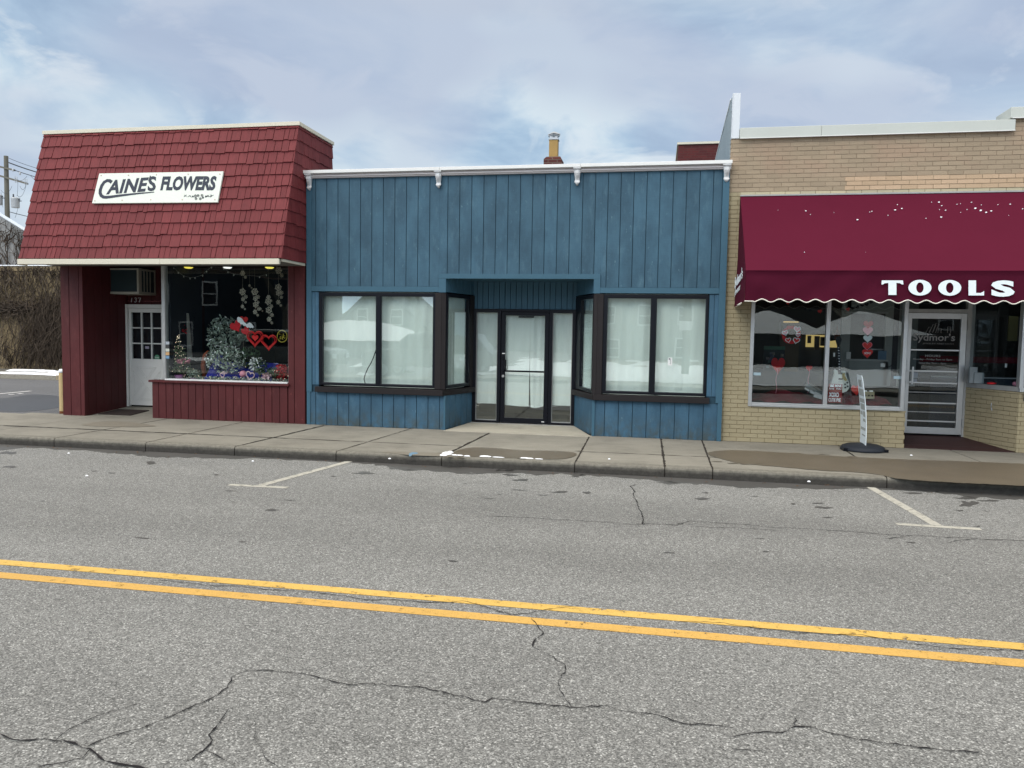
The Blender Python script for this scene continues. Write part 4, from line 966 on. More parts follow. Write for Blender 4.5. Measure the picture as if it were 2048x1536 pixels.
# chimney on the roof
ch = thing('chimney', 'yellow square flue on a brick stub rising behind the blue shop cornice', 'chimney', (-2.47, 18, 4.24))
mb = MB(); mb.box(-2.68, -2.265, 17.80, 18.22, 4.24, 5.66); mb.poly([(-2.68, 17.80, 5.66), (-2.265, 17.80, 5.66), (-2.30, 17.83, 5.72), (-2.62, 17.83, 5.72)], (0, .38, 0)); mb.build('brick_base', M['brick_dark'], ch)
MB().box(-2.575, -2.375, 17.9, 18.1, 5.72, 6.12).build('flue', M['flue'], ch, bevel=.006)
mb = MB(); mb.box(-2.59, -2.36, 17.885, 18.115, 6.12, 6.145); mb.box(-2.565, -2.385, 17.92, 18.08, 6.145, 6.20)
mb.lathe([(.15, 0), (.145, .015), (.02, .07), (.0, .075)], (-2.475, 18, 6.255), 4) ; mb.lathe([(.11, 0), (.145, .04), (.14, .05), (.10, .01)], (-2.475, 18, 6.19), 4)
for sx_ in (-.08, .08): mb.box(-2.475+sx_-.006, -2.475+sx_+.006, 17.95, 17.96, 6.19, 6.265)
mb.build('cap', M['galv'], ch)
# ================================================================== BRICK STORE (right)
GX0, GY, GX1 = 1.04, 12.50, 10.0
st = thing('brick_store', 'cream and tan brick store with a maroon awning, right of the blue shop', 'building', (3.2, 12.5, 0))
W0, W1, WZ0, WZ1 = 1.435, 3.69, .565, 2.6      # display window opening
mb = MB()
bricks(mb, (GX0, GY), (GX1, GY), 3.886, 4.69); bricks(mb, (5.02, GY), (GX1, GY), 4.69, 4.86)
mb.build('upper_brick', M['brick_tan'], st)
mb = MB()
bricks(mb, (GX0, GY), (W0, GY), 0, 3.886); bricks(mb, (W0, GY), (3.742, GY), 0, WZ0); bricks(mb, (W0, GY), (GX1, GY), 2.62, 3.82)
bricks(mb, (5.285, GY), (GX1, GY), 0, .905)
mb.build('lower_brick', M['brick_cream'], st)
mb = MB(); bricks(mb, (1.19, GY-.003), (GX1, GY-.003), 3.822, 3.886, bl=.22); mb.build('grey_course', M['brick_grey'], st)
mb = MB(); bricks(mb, (2.73, GY-.006), (GX1, GY-.006), 3.887, 4.087, bl=.22); mb.build('brick_patch', M['brick_patch'], st)
mb = MB(); mb.box(GX0+.01, GX1, GY+.006, GY+.2, 3.85, 4.70); mb.box(5.03, GX1, GY+.006, GY+.2, 4.70, 4.87); mb.build('upper_mortar', M['mortar_tan'], st)
mb = MB(); mb.box(GX0+.01, W0-.005, GY+.006, GY+.2, 0, 3.85); mb.box(W0-.005, 3.735, GY+.006, GY+.2, 0, WZ0-.005); mb.box(W0-.005, GX1, GY+.006, GY+.2, 2.63, 3.85); mb.box(5.295, GX1, GY+.006, GY+.2, 0, .90)
mb.build('mortar', M['mortar_cream'], st)
# diagonal entry wall
DA, DB = (4.87, 13.44), (5.283, 12.505)
mb = MB(); bricks(mb, DA, DB, .02, .90, side=1, t=.03); mb.build('entry_brick', M['brick_cream'], st)
mb = MB(); n_ = Vector((DB[1]-DA[1], -(DB[0]-DA[0]))).normalized()
mb.slab((DA[0]+.008, DA[1]+.006), (DB[0]+.008, DB[1]+.006), 0, .90, .08, 1); mb.build('entry_mortar', M['mortar_cream'], st)
# copings
mb = MB(); mb.box(1.165, 2.35, GY-.06, GY+.28, 4.69, 4.848); mb.box(2.352, 5.0, GY-.06, GY+.28, 4.69, 4.848); mb.box(4.93, GX1, GY-.063, GY+.45, 4.865, 5.02)
builds(mb, 'coping', M['coping'], st, bevel=.006)
mb = MB(); mb.box(1.17, 5.0, GY-.068, GY-.061, 4.684, 4.694); mb.box(4.95, GX1, GY-.071, GY-.064, 4.860, 4.870); builds(mb, 'coping_edge', M['white_trim'], st)
# tall side parapet with ribbed metal cladding
mb = MB(); mb.box(1.05, 1.16, GY-.02, GY+.28, 4.70, 5.385); mb.box(1.042, 1.05, GY-.025, GY+.06, 4.70, 5.385); mb.build('corner_flashing', M['panel_white'], st, bevel=.003)
mb = MB(); y0, y1 = GY+.062, 19.9
def zt(y): return 5.385 - (y-12.5)*.078
z = 4.30; k = 0; prof = []
while z < 5.36: prof.append((1.035 if k % 2 else 1.055, z)); z += .036; k += 1
for (xa, za), (xb, zb_) in zip(prof, prof[1:]):
    # each rib runs back until the sloping top edge cuts it
    ye = min(y1, 12.5 + (5.385-za)/.078)
    if ye > y0+.05: mb.quad((xa, y0, za), (xa, ye, za), (xb, max(y0+.01, min(y1, 12.5+(5.385-zb_)/.078)), zb_), (xb, y0, zb_))
mb.build('metal_cladding', M['metal_side'], st, recalc=False)
mb = MB(); mb.poly([(1.06, y0, 0), (1.06, y1, 0), (1.06, y1, zt(y1)-.03), (1.06, y0, zt(y0)-.03)], (.10, 0, 0)); mb.build('side_wall', M['mortar_cream'], st)
mb = MB(); mb.poly([(1.03, y0+.2, zt(y0+.2)), (1.03, y1, zt(y1)), (1.03, y1, zt(y1)+.02), (1.03, y0+.2, zt(y0+.2)+.02)], (.14, 0, 0)); mb.build('parapet_trim', M['white_trim'], st)
MB().box(1.17, GX1, GY+.29, 20, 4.4, 4.5).build('roof', M['groove'], st)
# interior shell
mb = MB(); mb.box(1.17, 1.25, GY+.21, 18, 0, 4.4); mb.box(1.25, GX1, 18, 18.1, 0, 4.4); mb.box(GX1-.1, GX1, GY+.21, 18, 0, 4.4); mb.box(1.25, GX1-.1, GY+.21, 18, 2.72, 2.76)
mb.build('interior_wall', pbr('store_interior', (.075, .08, .085), .8), st)
MB().box(1.25, GX1-.1, 12.72, 18, -.03, .03).build('interior_floor', M['dark_floor'], st)
# display window
mb = MB(); y = GY-.015
mb.box(W0, W0+.055, y, y+.12, WZ0, WZ1); mb.box(W1-.035, W1+.02, y, y+.12, WZ0, WZ1); mb.box(W0+.055, W1-.035, y-.015, y+.12, WZ0, WZ0+.035)
mb.box(W0+.055, W1-.035, y+.01, y+.12, WZ0+.036, WZ0+.06); mb.box(2.552, 2.612, y+.02, y+.11, WZ0+.06, WZ1); mb.box(W0+.055, W1-.035, y, y+.12, WZ1-.05, WZ1)
wf = mb.build('shop_window', M['silver'], st, bevel=.004)
for a, b in ((W0+.055, 2.552), (2.612, W1-.035)): MB().box(a, b, y+.06, y+.066, WZ0+.06, WZ1-.05).build('pane', M['glass_dark'], wf)
# right hand window on the diagonal and the corner
mb = MB(); d = (Vector(DB)-Vector(DA)); L_ = d.length; d.normalize(); n_ = Vector((-d.y, d.x))
Q = lambda t, o=0: Vector(DA)+d*t+n_*o
mb.slab(Q(0, .0), Q(L_+.0, .0), .905, .975, .12, 1); mb.slab(Q(-.02, .01), Q(.05, .01), .975, 2.6, .09, 1); mb.slab(Q(L_-.045, .01), Q(L_, .01), .975, 2.6, .09, 1)
f2 = mb.build('entry_window', M['silver_worn'], st, bevel=.003)
mb = MB(); mb.slab(Q(.05, .04), Q(L_-.045, .04), .975, 2.6, .006, 1); mb.build('pane', M['glass_thin'], f2)
mb = MB(); mb.box(5.275, 5.33, GY-.012, GY+.1, .96, 2.6); mb.box(5.275, GX1, GY-.03, GY+.1, .905, .96)
f3 = mb.build('side_window', M['silver'], st, bevel=.003); MB().box(5.33, GX1, GY+.04, GY+.046, .96, 2.6).build('pane', M['glass_thin'], f3)
# door
DX0, DX1, DYY = 3.985, 4.855, 13.43
mb = MB(); mb.box(DX0-.06, DX0-.002, DYY-.03, DYY+.08, .10, 2.6); mb.box(DX1+.002, DX1+.06, DYY-.03, DYY+.08, .10, 2.6); mb.box(DX0-.002, DX1+.002, DYY-.03, DYY+.08, 2.085, 2.145); mb.box(DX0, DX1, DYY-.03, DYY+.08, 2.5, 2.6)
mb.build('door_frame', M['silver_worn'], st, bevel=.003)
MB().box(DX0, DX1, DYY+.02, DYY+.026, 2.145, 2.5).build('transom_pane', M['glass_thin'], st)
mb = MB(); mb.box(DX0, DX0+.055, DYY-.025, DYY+.02, .13, 2.08); mb.box(DX1-.085, DX1, DYY-.025, DYY+.02, .13, 2.08); mb.box(DX0+.055, DX1-.085, DYY-.025, DYY+.02, 1.99, 2.08); mb.box(DX0+.055, DX1-.085, DYY-.025, DYY+.02, .13, .235)
dr = mb.build('glass_door', M['silver'], st, bevel=.003)
MB().box(DX0+.055, DX1-.085, DYY, DYY+.006, .235, 1.99).build('door_glass', M['glass_thin'], dr)
for z, h_ in ((1.475, .022), (1.135, .022), (.945, .022), (.795, .013), (.62, .022), (.475, .013), (.325, .022)):
    MB().box(DX0+.055, DX1-.085, DYY-.012, DYY-.002, z, z+h_).build('door_bar', M['silver'] if h_ > .02 else M['silver_worn'], dr)
mb = MB(); mb.box(DX0+.075, DX0+.10, DYY-.085, DYY-.065, .93, 1.215); mb.box(DX0-.01, DX0+.075, DYY-.08, DYY-.065, 1.135, 1.158); mb.box(DX0-.01, DX0+.075, DYY-.08, DYY-.065, .958, .98); mb.box(DX0+.01, DX0+.03, DYY-.066, DYY-.025, 1.138, 1.155); mb.box(DX0+.01, DX0+.03, DYY-.066, DYY-.025, .96, .977)
mb.build('pull_handle', M['silver'], dr, bevel=.002)
mb = MB()
for z in (1.30, .90): mb.tube([(DX0+.02, DYY-.026, z), (DX0+.02, DYY-.036, z)], .017, 12)
builds(mb, 'lock', M['silver'], dr)
mb = MB()
for z in (1.82, .26): mb.box(DX1+.0, DX1+.018, DYY-.05, DYY-.027, z, z+.13)
builds(mb, 'hinge', M['silver_worn'], dr)
# decals on the glass door
dl = pbr('grey_vinyl', (.30, .30, .30), .5); cxm = (DX0+.055+DX1-.085)/2-.015; yy = DYY-.004
mb = MB()
def T(s, x0, x1, z0, h_, b=0.0, sp=1.0): text(globals()['mb'], s, (x0, yy, z0), (x1, yy, z0), (x0, yy, z0+h_), (0, -1, 0), .002, b, sp)
T('Sydmor\'s', cxm-.315, cxm+.305, 1.60, .155, .012); T('JEWELRY AND LOAN', cxm-.17, cxm+.29, 1.575, .026)
mb.build('shop_name', dl, dr, recalc=False); mb = MB()
T('HOURS', cxm-.12, cxm+.105, 1.375, .036, .02, 1.1); T('Monday - Friday 9am to 5pm', cxm-.30, cxm+.28, 1.315, .036, .012); T('Saturday 9am - 4pm', cxm-.215, cxm+.195, 1.255, .036, .012)
mb.build('opening_hours', dl, dr, recalc=False); mb = MB()
for k, (x, h_, lean) in enumerate(((-.13, .09, .04), (-.075, .13, .045), (-.03, .15, .04), (.05, .07, 0), (.19, .10, 0))):
    a = Vector((cxm+x, yy, 1.765)); b = a+Vector((lean, 0, h_)); wv = Vector((.045, 0, 0))
    mb.tube([a, b, b+wv, a+wv], .004, 4)
mb.build('skyline_emblem', dl, dr, recalc=False)
mb = MB(); mb.box(DX0+.10, DX0+.19, DYY-.003, DYY-.001, 1.03, 1.12); mb.box(DX0+.10, DX0+.18, DYY-.003, DYY-.001, .97, 1.015); mb.build('door_sticker', pbr('pale_sticker', (.30, .33, .36), .6), dr)
# metal hook on the diagonal brick
mb = MB(); h0 = Q(.56, -.01); mb.tube([(h0.x, h0.y, .70), (h0.x-.01, h0.y-.01, .66), (h0.x, h0.y, .62), (h0.x+.008, h0.y-.012, .58)], .006, 6)
solo(mb, 'wall_hook', M['galv'], 'small rusty metal hook on the angled brick wall beside the glass door', 'hook')
mb = MB(); text(mb, '1', (5.335, GY-.02, .775), (5.352, GY-.02, .775), (5.335, GY-.02, .885), (0, -1, 0), .012, .02); solo(mb, 'house_number', M['rubber'], 'black numeral 1 on the brick pier at the right edge', 'house number', recalc=False)

# ---------------------------------------------------------------- awning
AX0, AX1, AYF, AZT, AZE, AZB = 1.205, 9.8, 11.32, 3.825, 2.585, 2.165
aw = thing('awning', 'maroon canvas awning with TOOLS in white over the brick store front', 'awning', (3.5, 12.48, 2.2))
mb = MB(); nx, ny = 90, 14
for j in range(ny+1):
    for i in range(nx+1):
        t = i/nx; s_ = j/ny; x = AX0+(AX1-AX0)*t; y = 12.485+(AYF-12.485)*s_; z = AZT+(AZE-AZT)*s_
        sag = .012*math.sin(s_*math.pi)*(.5+.5*math.sin(x*2.3)); mb.v.append((x, y+sag, z-sag))
for j in range(ny):
    for i in range(nx): q = j*(nx+1)+i; mb.f.append((q, q+1, q+nx+2, q+nx+1))
mb.build('canopy', M['awning'], aw, smooth=True)
def scal(x): return AZB + .022*math.cos((x-AX0)*2*math.pi/.238)
mb = MB(); nx = 600; nz = 10; r = random.Random(2); edge = []
for i in range(nx+1):
    x = AX0 + (AX1-AX0)*i/nx; zb_ = scal(x) if x > AX0+.12 else AZB-.01
    for j in range(nz+1):
        s_ = j/nz; f = .010*math.sin(x*3.1+s_*2)*s_ + .008*math.sin(x*11+s_*5)*s_*(1 if x < 4 else .4) + .012*math.sin((x-AX0)*6-s_*6)*math.exp(-(x-AX0)*1.5) + .010*math.sin((x-3.0)*9+s_*4)*math.exp(-((x-2.9)/.6)**2)
        y = AYF + .02 + f + (.0 if j else -.02); z = AZE + (zb_-AZE)*s_
        mb.v.append((x, y, z))
        if j == nz: edge.append((x, y-.002, z))
for i in range(nx):
    for j in range(nz): q = i*(nz+1)+j; mb.f.append((q, q+1, q+nz+2, q+nz+1))
mb.build('valance', M['valance'], aw, smooth=True)
mb = MB(); mb.tube(edge[::2], .0075, 5); mb.build('piping', M['piping'], aw, smooth=True)
mb = MB(); mb.flat([(AX0, 12.485, AZT), (AX0, AYF, AZE), (AX0-.005, AYF+.25, AZE-.10), (AX0-.005, 12.485, 2.9)]); mb.flat([(AX0-.003, 12.485, 2.9), (AX0-.003, AYF+.25, AZE-.10), (AX0, AYF, AZE), (AX0-.004, AYF+.012, AZB-.01), (AX0-.03, 12.0, AZB-.045), (AX0-.03, 12.485, AZB-.05)])
mb.build('side_flap', M['valance'], aw, recalc=False)
mb = MB(); e = [(AX0-.008-.024*min(1, i/8), 12.46-.11*i, AZB-.05+(.022 if i % 2 else 0)) for i in range(10)]
mb.tube(e, .0075, 5); mb.build('side_piping', M['piping'], aw)
mb = MB(); text(mb, "Sydmor's", (AX0-.04, 12.44, 2.34), (AX0-.018, 11.58, 2.44), (AX0-.04, 12.38, 2.56), (-1, 0, 0), .004, .01); text(mb, 'JEWELRY', (AX0-.04, 12.38, 2.26), (AX0-.02, 11.80, 2.33), (AX0-.04, 12.35, 2.34), (-1, 0, 0), .004, .01)
mb.build('side_lettering', M['letter_white'], aw, recalc=False)
# TOOLS
YL = AYF - .004
def TL(px, py): p = PY(px, py, YL); return Vector((p.x, YL, p.z))
mb = MB()
def gl(pts): mb.poly([TL(*p) for p in pts], (0, .004, 0))
gl([(1763,561),(1805,561),(1806,569),(1803,569),(1799,566.5),(1792,566),(1792,590),(1776,590),(1776,566),(1769,566.5),(1765,569),(1762,569)])
def ring(cx, cy, rx, ry, ix, iy):
    n = 32; o = [TL(cx+math.cos(t/n*2*math.pi)*rx, cy+math.sin(t/n*2*math.pi)*ry) for t in range(n)]; q = [TL(cx+math.cos(t/n*2*math.pi)*ix, cy+math.sin(t/n*2*math.pi)*iy) for t in range(n)]
    for i in range(n): j = (i+1) % n; mb.hexa(o[i], o[j], q[j], q[i], (0, .004, 0))
ring(1839, 575.5, 23, 15.7, 7.5, 10.5); ring(1898.5, 575.8, 23, 15.7, 7.5, 10.5)
gl([(1936,561),(1951,561),(1951,586),(1960,586),(1965,584),(1967,582),(1967,591),(1936,591)])
text(mb, 'S', TL(1981, 593.5), TL(2028, 593.5), TL(1981, 561), (0, -1, 0), .004, .05)
mb.v = [(v[0], v[1] + .001 - .020, v[2]) for v in mb.v]
mb.build('lettering', M['letter_white'], aw, recalc=False)
MB().box(AX0, AX1, 12.46, 12.497, AZT-.01, AZT+.012).build('head_rail', M['silver_worn'], aw)
mb = MB()
def cs(x, y): return PP(1330+x/2.852, 170+y/2.852, Vector((0, 12.485, AZT+.004)), Vector((0, -(AZT-AZE), 12.485-AYF)))
for k, (x, y, s_) in enumerate([(803,720,7),(829,740,5),(1097,770,9),(1180,722,6),(1168,726,5),(1312,714,9),(1350,706,8),(1325,684,6),(1272,745,5),(1488,762,5),(1575,755,10),(1562,670,10),(1600,716,7),(1578,690,7),(1565,712,4),(1665,682,5),(1685,678,4),(1768,705,12),(1800,718,13),(1830,728,11),(1860,720,8),(1748,670,7),(1722,712,4),(1685,728,4),(1968,682,7),(1898,684,5),(1804,686,4),(1520,670,4),(795,955,6),(963,728,3),(2040,708,6),(1145,955,2),(645,715,2),(1960,745,3)]):
    rr = random.Random(k); n = 8
    pts = [cs(x+math.cos(t/n*6.283)*s_*.62*rr.uniform(.5, 1.3), y+math.sin(t/n*6.283)*s_*.26*rr.uniform(.4, 1.3)) for t in range(n)]; mb.poly(pts, Vector((0, -.006, .006)))
setting(mb, 'snow', M['snow'], 'stuff')

# ================================================================== pavement sign
ps = thing('pavement_sign', 'slim white flexing pavement sign on a black rubber base seen edge-on', 'pavement sign', (3.07, 12.08, 0))
prof = [(.31, 0), (.315, .02), (.29, .06), (.22, .085), (.10, .098), (.06, .10)]
mb = MB(); mb.lathe(prof, (3.05, 12.08, .002), 36, 1, .98); bo = mb.build('base', M['rubber'], ps, smooth=True)
mb = MB()
for sx_ in (-1, 1): mb.box(3.05+sx_*.275-.035, 3.05+sx_*.275+.035, 11.90, 11.97, .003, .04)
builds(mb, 'base_notch', M['black_alu'], ps)
def pl(t, s_):  # t up, s across depth
    x = 3.05 + .012*math.sin(t*3) - .095*t**1.6 + (s_-.5)*.02; return (x, 11.90+s_*.40, .095+t*1.02)
mb = MB(); n = 16
for i in range(n+1):
    t = i/n
    for s_ in (0, 1):
        s2 = s_ if t < .985 else (.06 if s_ == 0 else .94); p = pl(t, s2); mb.v += [p, (p[0]+.008, p[1], p[2])]
for i in range(n):
    q = i*4; mb.f += [(q, q+4, q+6, q+2), (q+1, q+3, q+7, q+5), (q, q+1, q+5, q+4), (q+2, q+6, q+7, q+3)]
mb.f += [(0, 2, 3, 1), (n*4, n*4+1, n*4+3, n*4+2)]
mb.build('panel', M['letter_white'], ps)
mb = MB(); r = random.Random(6)
def pr_(t0, t1, s0, s1):
    a = [pl(t0, s0), pl(t0, s1), pl(t1, s1), pl(t1, s0)]; mb.flat([(p[0]-.002, p[1], p[2]) for p in a])
for t0, t1, s0, s1 in ((.60, .66, .1, .9), (.50, .585, .15, .85), (.70, .80, .1, .9), (.83, .93, .3, .8), (.40, .48, .1, .45), (.42, .47, .55, .9), (.33, .37, .1, .5), (.2, .24, .1, .9), (.12, .14, .1, .7)): pr_(t0, t1, s0, s1)
mb.build('print', pbr('sign_print', (.36, .39, .38), .6), ps, recalc=False)
mb = MB(); 
p = pl(.93, .12); mb.tube([(p[0]-.004, p[1], p[2]), (p[0]+.012, p[1], p[2])], .012, 8); mb.build('eyelet', M['silver'], ps)

# ================================================================== left background
bl_ = thing('bollard', 'pale yellow steel post with a rusty foot beside the red shop corner', 'bollard', (-11.065, 12.72, -.02))
mb = MB(); mb.lathe([(.065, 0), (.065, .78), (.065, .80)], (-11.065, 12.72, -.02), 20); mb.build('post', M['bollard'], bl_, smooth=False)
mb = MB(); mb.lathe([(.067, 0), (.066, .03), (.067, .05)], (-11.065, 12.72, -.02), 20); mb.build('rusty_foot', M['rust'], bl_)
mb = MB(); mb.lathe([(.067, .78), (.067, .82), (.05, .845), (.0, .85)], (-11.065, 12.72, -.02), 20); mb.build('snow_cap', M['snow'], bl_, smooth=True)
mb = MB(); mb.tube([(-11.13, 12.70, .70), (-11.16, 12.69, .72), (-11.165, 12.69, .63), (-11.13, 12.70, .64)], .008, 6); mb.build('ring', M['bollard'], bl_)
solo(MB().poly([(-34, 20.55, -.02), (-34, 20.52, .10), (-34, 20.40, .10), (-34, 20.36, -.02)], (16.4, 0, 0)), 'parking_stop', M['kerb'], 'long low concrete parking stop at the back of the lot', 'parking stop')
# vine-covered wall
WY = 24.5; wx0, wx1, wz = -36, -12, 3.80
vw = thing('vine_wall_building', 'tan block building overgrown with bare brown vines behind the parking lot', 'building', (-24, WY, 0))
mb = MB(); mb.box(wx0, wx1, WY, WY+3.5, -.1, 3.62); mb.build('wall', M['stucco'], vw)
mb = MB(); mb.box(wx0, wx1, WY-.04, WY+3.6, 3.62, 3.80); mb.build('roof_edge', M['stucco'], vw)
mb = MB(); mb.box(wx0, wx1, WY-.08, WY+3.6, 3.80, 3.835); mb.build('roof_snow', M['snow'], vw)
mb = MB(); mb.box(wx0, wx1, WY-.08, WY, 2.32, 2.42); mb.build('ledge', M['stucco'], vw)
r = random.Random(21); mb = MB()
def vine(mb, x, z, dx_, dz_, n, th, y, wob=.5, box=None, yf=None):
    pts = []; a = math.atan2(dz_, dx_)
    for k in range(n):
        yy_ = (y if yf is None else yf(x, z)) - r.uniform(.0, .09)
        pts.append((x, yy_, z)); a += r.uniform(-wob, wob); x += math.cos(a)*.13; z += math.sin(a)*.13
        if box and not box(x, z): break
    if len(pts) > 1:
        k = len(pts); mb.tube(pts, [th*(1-.7*i/k) for i in range(k)], 3)
inb = lambda x, z: -31.5 < x < -15 and 0 < z < 3.82
for k in range(2700):
    x = r.uniform(-31, -15.2); z = r.choice((r.uniform(0, .5), r.uniform(0, 3.5), r.uniform(3.3, 3.75)))
    if (math.sin(x*3.1+1)+math.sin(x*1.3+z*1.1)+math.sin(z*2.3+x*.7)) > 1.1 and r.random() < .8: continue
    d_ = (r.uniform(-.5, .5), 1) if r.random() < .6 else (r.uniform(-.4, .4), -1)
    vine(mb, x, z, *d_, r.randint(6, 16), r.uniform(.008, .022), WY-.02, .45, inb)
for k in range(560):  # hanging mass right of centre
    x = -21.6 + r.gauss(.5, .75); z = r.uniform(1.6, 3.0) - abs(x+20.8)*.15
    vine(mb, x, min(3.6, z), r.uniform(-.3, .3), -1, r.randint(8, 18), r.uniform(.007, .016), WY-.12-r.uniform(0, .25), .3, inb)
for k in range(260):
    x = r.uniform(-26, -22.2); z = 2.35+r.uniform(-.15, .15); vine(mb, x, z, r.choice((-1, 1)), -.2, r.randint(6, 14), r.uniform(.01, .022), WY-.1-r.uniform(0, .12), .5, inb)
vm = mb.build('bare_vines', M['vine'], vw, recalc=False); vm['kind'] = 'stuff'
mb = MB()
for k in range(560):
    x = r.uniform(-31, -15.2); z = r.uniform(.2, 3.5); vine(mb, x, z, r.uniform(-.5, .5), r.choice((-1, 1)), r.randint(6, 14), r.uniform(.007, .013), WY-.12, .45, inb)
vm = mb.build('pale_vines', M['vine_pale'], vw, recalc=False); vm['kind'] = 'stuff'
# gabled house behind it
HY = 30.0
gd = Vector((-8.2, 8.4, 0))
h1 = thing('gabled_house', 'grey gabled house with bare creeper behind the vine-covered wall', 'house', (-32, HY, 0))
e0 = PY(0, 428, HY); e1 = PY(52, 460, HY); sl_ = (e1.z-e0.z)/(e1.x-e0.x); pkx = e0.x-5; pkz = e0.z - 5*sl_; rx = e0.x+6; rz = e0.z+6*sl_
mb = MB(); mb.poly([(2*pkx-rx, HY, 0), (rx, HY, 0), (rx, HY, rz), (pkx, HY, pkz), (2*pkx-rx, HY, rz)], gd); mb.build('wall', M['house_grey'], h1)
mb = MB(); mb.poly([(pkx, HY-.25, pkz+.02), (rx+.4, HY-.25, rz+.4*sl_+.02), (rx+.4, HY-.25, rz+.4*sl_+.16), (pkx, HY-.25, pkz+.16)], gd*1.04); mb.poly([(pkx-.01, HY-.25, pkz+.02), (2*pkx-rx-.4, HY-.25, rz+.4*sl_+.02), (2*pkx-rx-.4, HY-.25, rz+.4*sl_+.16), (pkx-.01, HY-.25, pkz+.16)], gd*1.04)
mb.build('roof', M['roof_grey'], h1)
r = random.Random(33); mb = MB(); inh = lambda x, z: z < e0.z + (x-e0.x)*sl_-.05 and z > 3
for k in range(150):
    x = r.uniform(-32, -25.5); z = r.uniform(3.4, 5.6); vine(mb, x, z, r.uniform(-.8, .8), 1, r.randint(8, 24), r.uniform(.012, .038), HY-.06, .42, inh)
vm = mb.build('creeper', M['vine'], h1, recalc=False); vm['kind'] = 'stuff'
# utility pole
PYY = 38.0; p0 = PY(13, 420, PYY); k_ = PYY/1535*1.02
up = thing('utility_pole', 'wooden utility pole with cross-arms and two grey transformers behind the left house', 'utility pole', (p0.x, PYY, 0))
pt_ = PY(12, 312, PYY)
mb = MB(); mb.tube([(p0.x, PYY, -.3), (pt_.x, PYY, pt_.z)], [.17, .115], 12); mb.build('pole', M['pole'], up)
for a, b in (((-22, 330), (28, 342)), ((-30, 345), (54, 369))):
    A = PY(*a, PYY-.2); B = PY(*b, PYY-.2); mb = MB(); mb.hexa(A, B, B+Vector((0,0,.10)), A+Vector((0,0,.10)), (0, .10, 0)); mb.build('crossarm', M['pole'], up)
mb = MB()
for q in ((32, 357), (52, 362)): c = PY(*q, PYY-.2); mb.tube([c+Vector((-.06, 0, .1)), c+Vector((-.06, 0, -.22)), c+Vector((.06, 0, -.22)), c+Vector((.06, 0, .1))], .02, 5, closed=True)
for q in ((26, 343), (40, 350)): c = PY(*q, PYY-.2); mb.lathe([(.02, 0), (.05, .04), (.05, .12), (.02, .16)], c, 8)
builds(mb, 'insulator', M['galv'], up)
for cx__, zo in ((31, 0), (-3, -6)):
    c = PY(cx__, 416+zo, PYY-.25); mb = MB(); mb.lathe([(.0, 0), (.19, .01), (.205, .05), (.215, .50), (.225, .52), (.19, .57), (.0, .58)], c, 16); t_ = mb.build('transformer', M['galv'], up, smooth=True)
    mb = MB(); mb.lathe([(.03, 0), (.05, .05), (.03, .10), (.045, .15), (.02, .2)], c+Vector((-.07, -.05, .57)), 8); mb.tube([c+Vector((.2, 0, .45)), c+Vector((.3, 0, .47))], .03, 6); mb.build('bushing', M['wire'], t_)
    mb = MB(); mb.tube([c+Vector((-.3, .1, .4)), c+Vector((.3, .1, .4))], .025, 6); mb.build('bracket', M['wire'], t_)
def wire(a, b, ya, yb, sag, name='power_line'):
    A = PY(*a, ya); B = PY(*b, yb); return [A.lerp(B, t/14) - Vector((0, 0, sag*4*(t/14)*(1-t/14))) for t in range(15)]
mb = MB()
for a, b, s_, th in (((17, 316), (230, 345), .5, .012), ((17, 325), (250, 365), .4, .03), ((28, 340), (260, 372), .4, .02), ((20, 424), (240, 447), .3, .018), ((-2, 326), (-200, 300), .4, .03), ((-2, 345), (-200, 330), .5, .02), ((54, 360), (40, 372), .35, .01), ((36, 358), (34, 392), .2, .01), ((52, 372), (34, 390), .3, .01), ((40, 395), (30, 436), .1, .01), ((54, 352), (30, 356), .2, .01), ((60, 350), (120, 352), .5, .01), ((24, 372), (2, 380), .3, .01), ((6, 415), (2, 385), .1, .01)):
    pass
    mb.tube(wire(a, b, PYY-.2, PYY-.2 if abs(b[0]) < 130 else PYY+6, s_), th, 4)
mb.build('wires', M['wire'], up)
# red brick building behind the blue shop
rb_ = thing('red_brick_building', 'dark red brick block rising behind the blue shop roof', 'building', (3.4, 22, 0))
MB().box(.435, 6.5, 22, 30, 0, 6.90).build('wall', M['brick_red'], rb_)
MB().box(.40, 6.55, 21.96, 30.1, 6.90, 6.96).build('coping', M['cream_metal'], rb_)

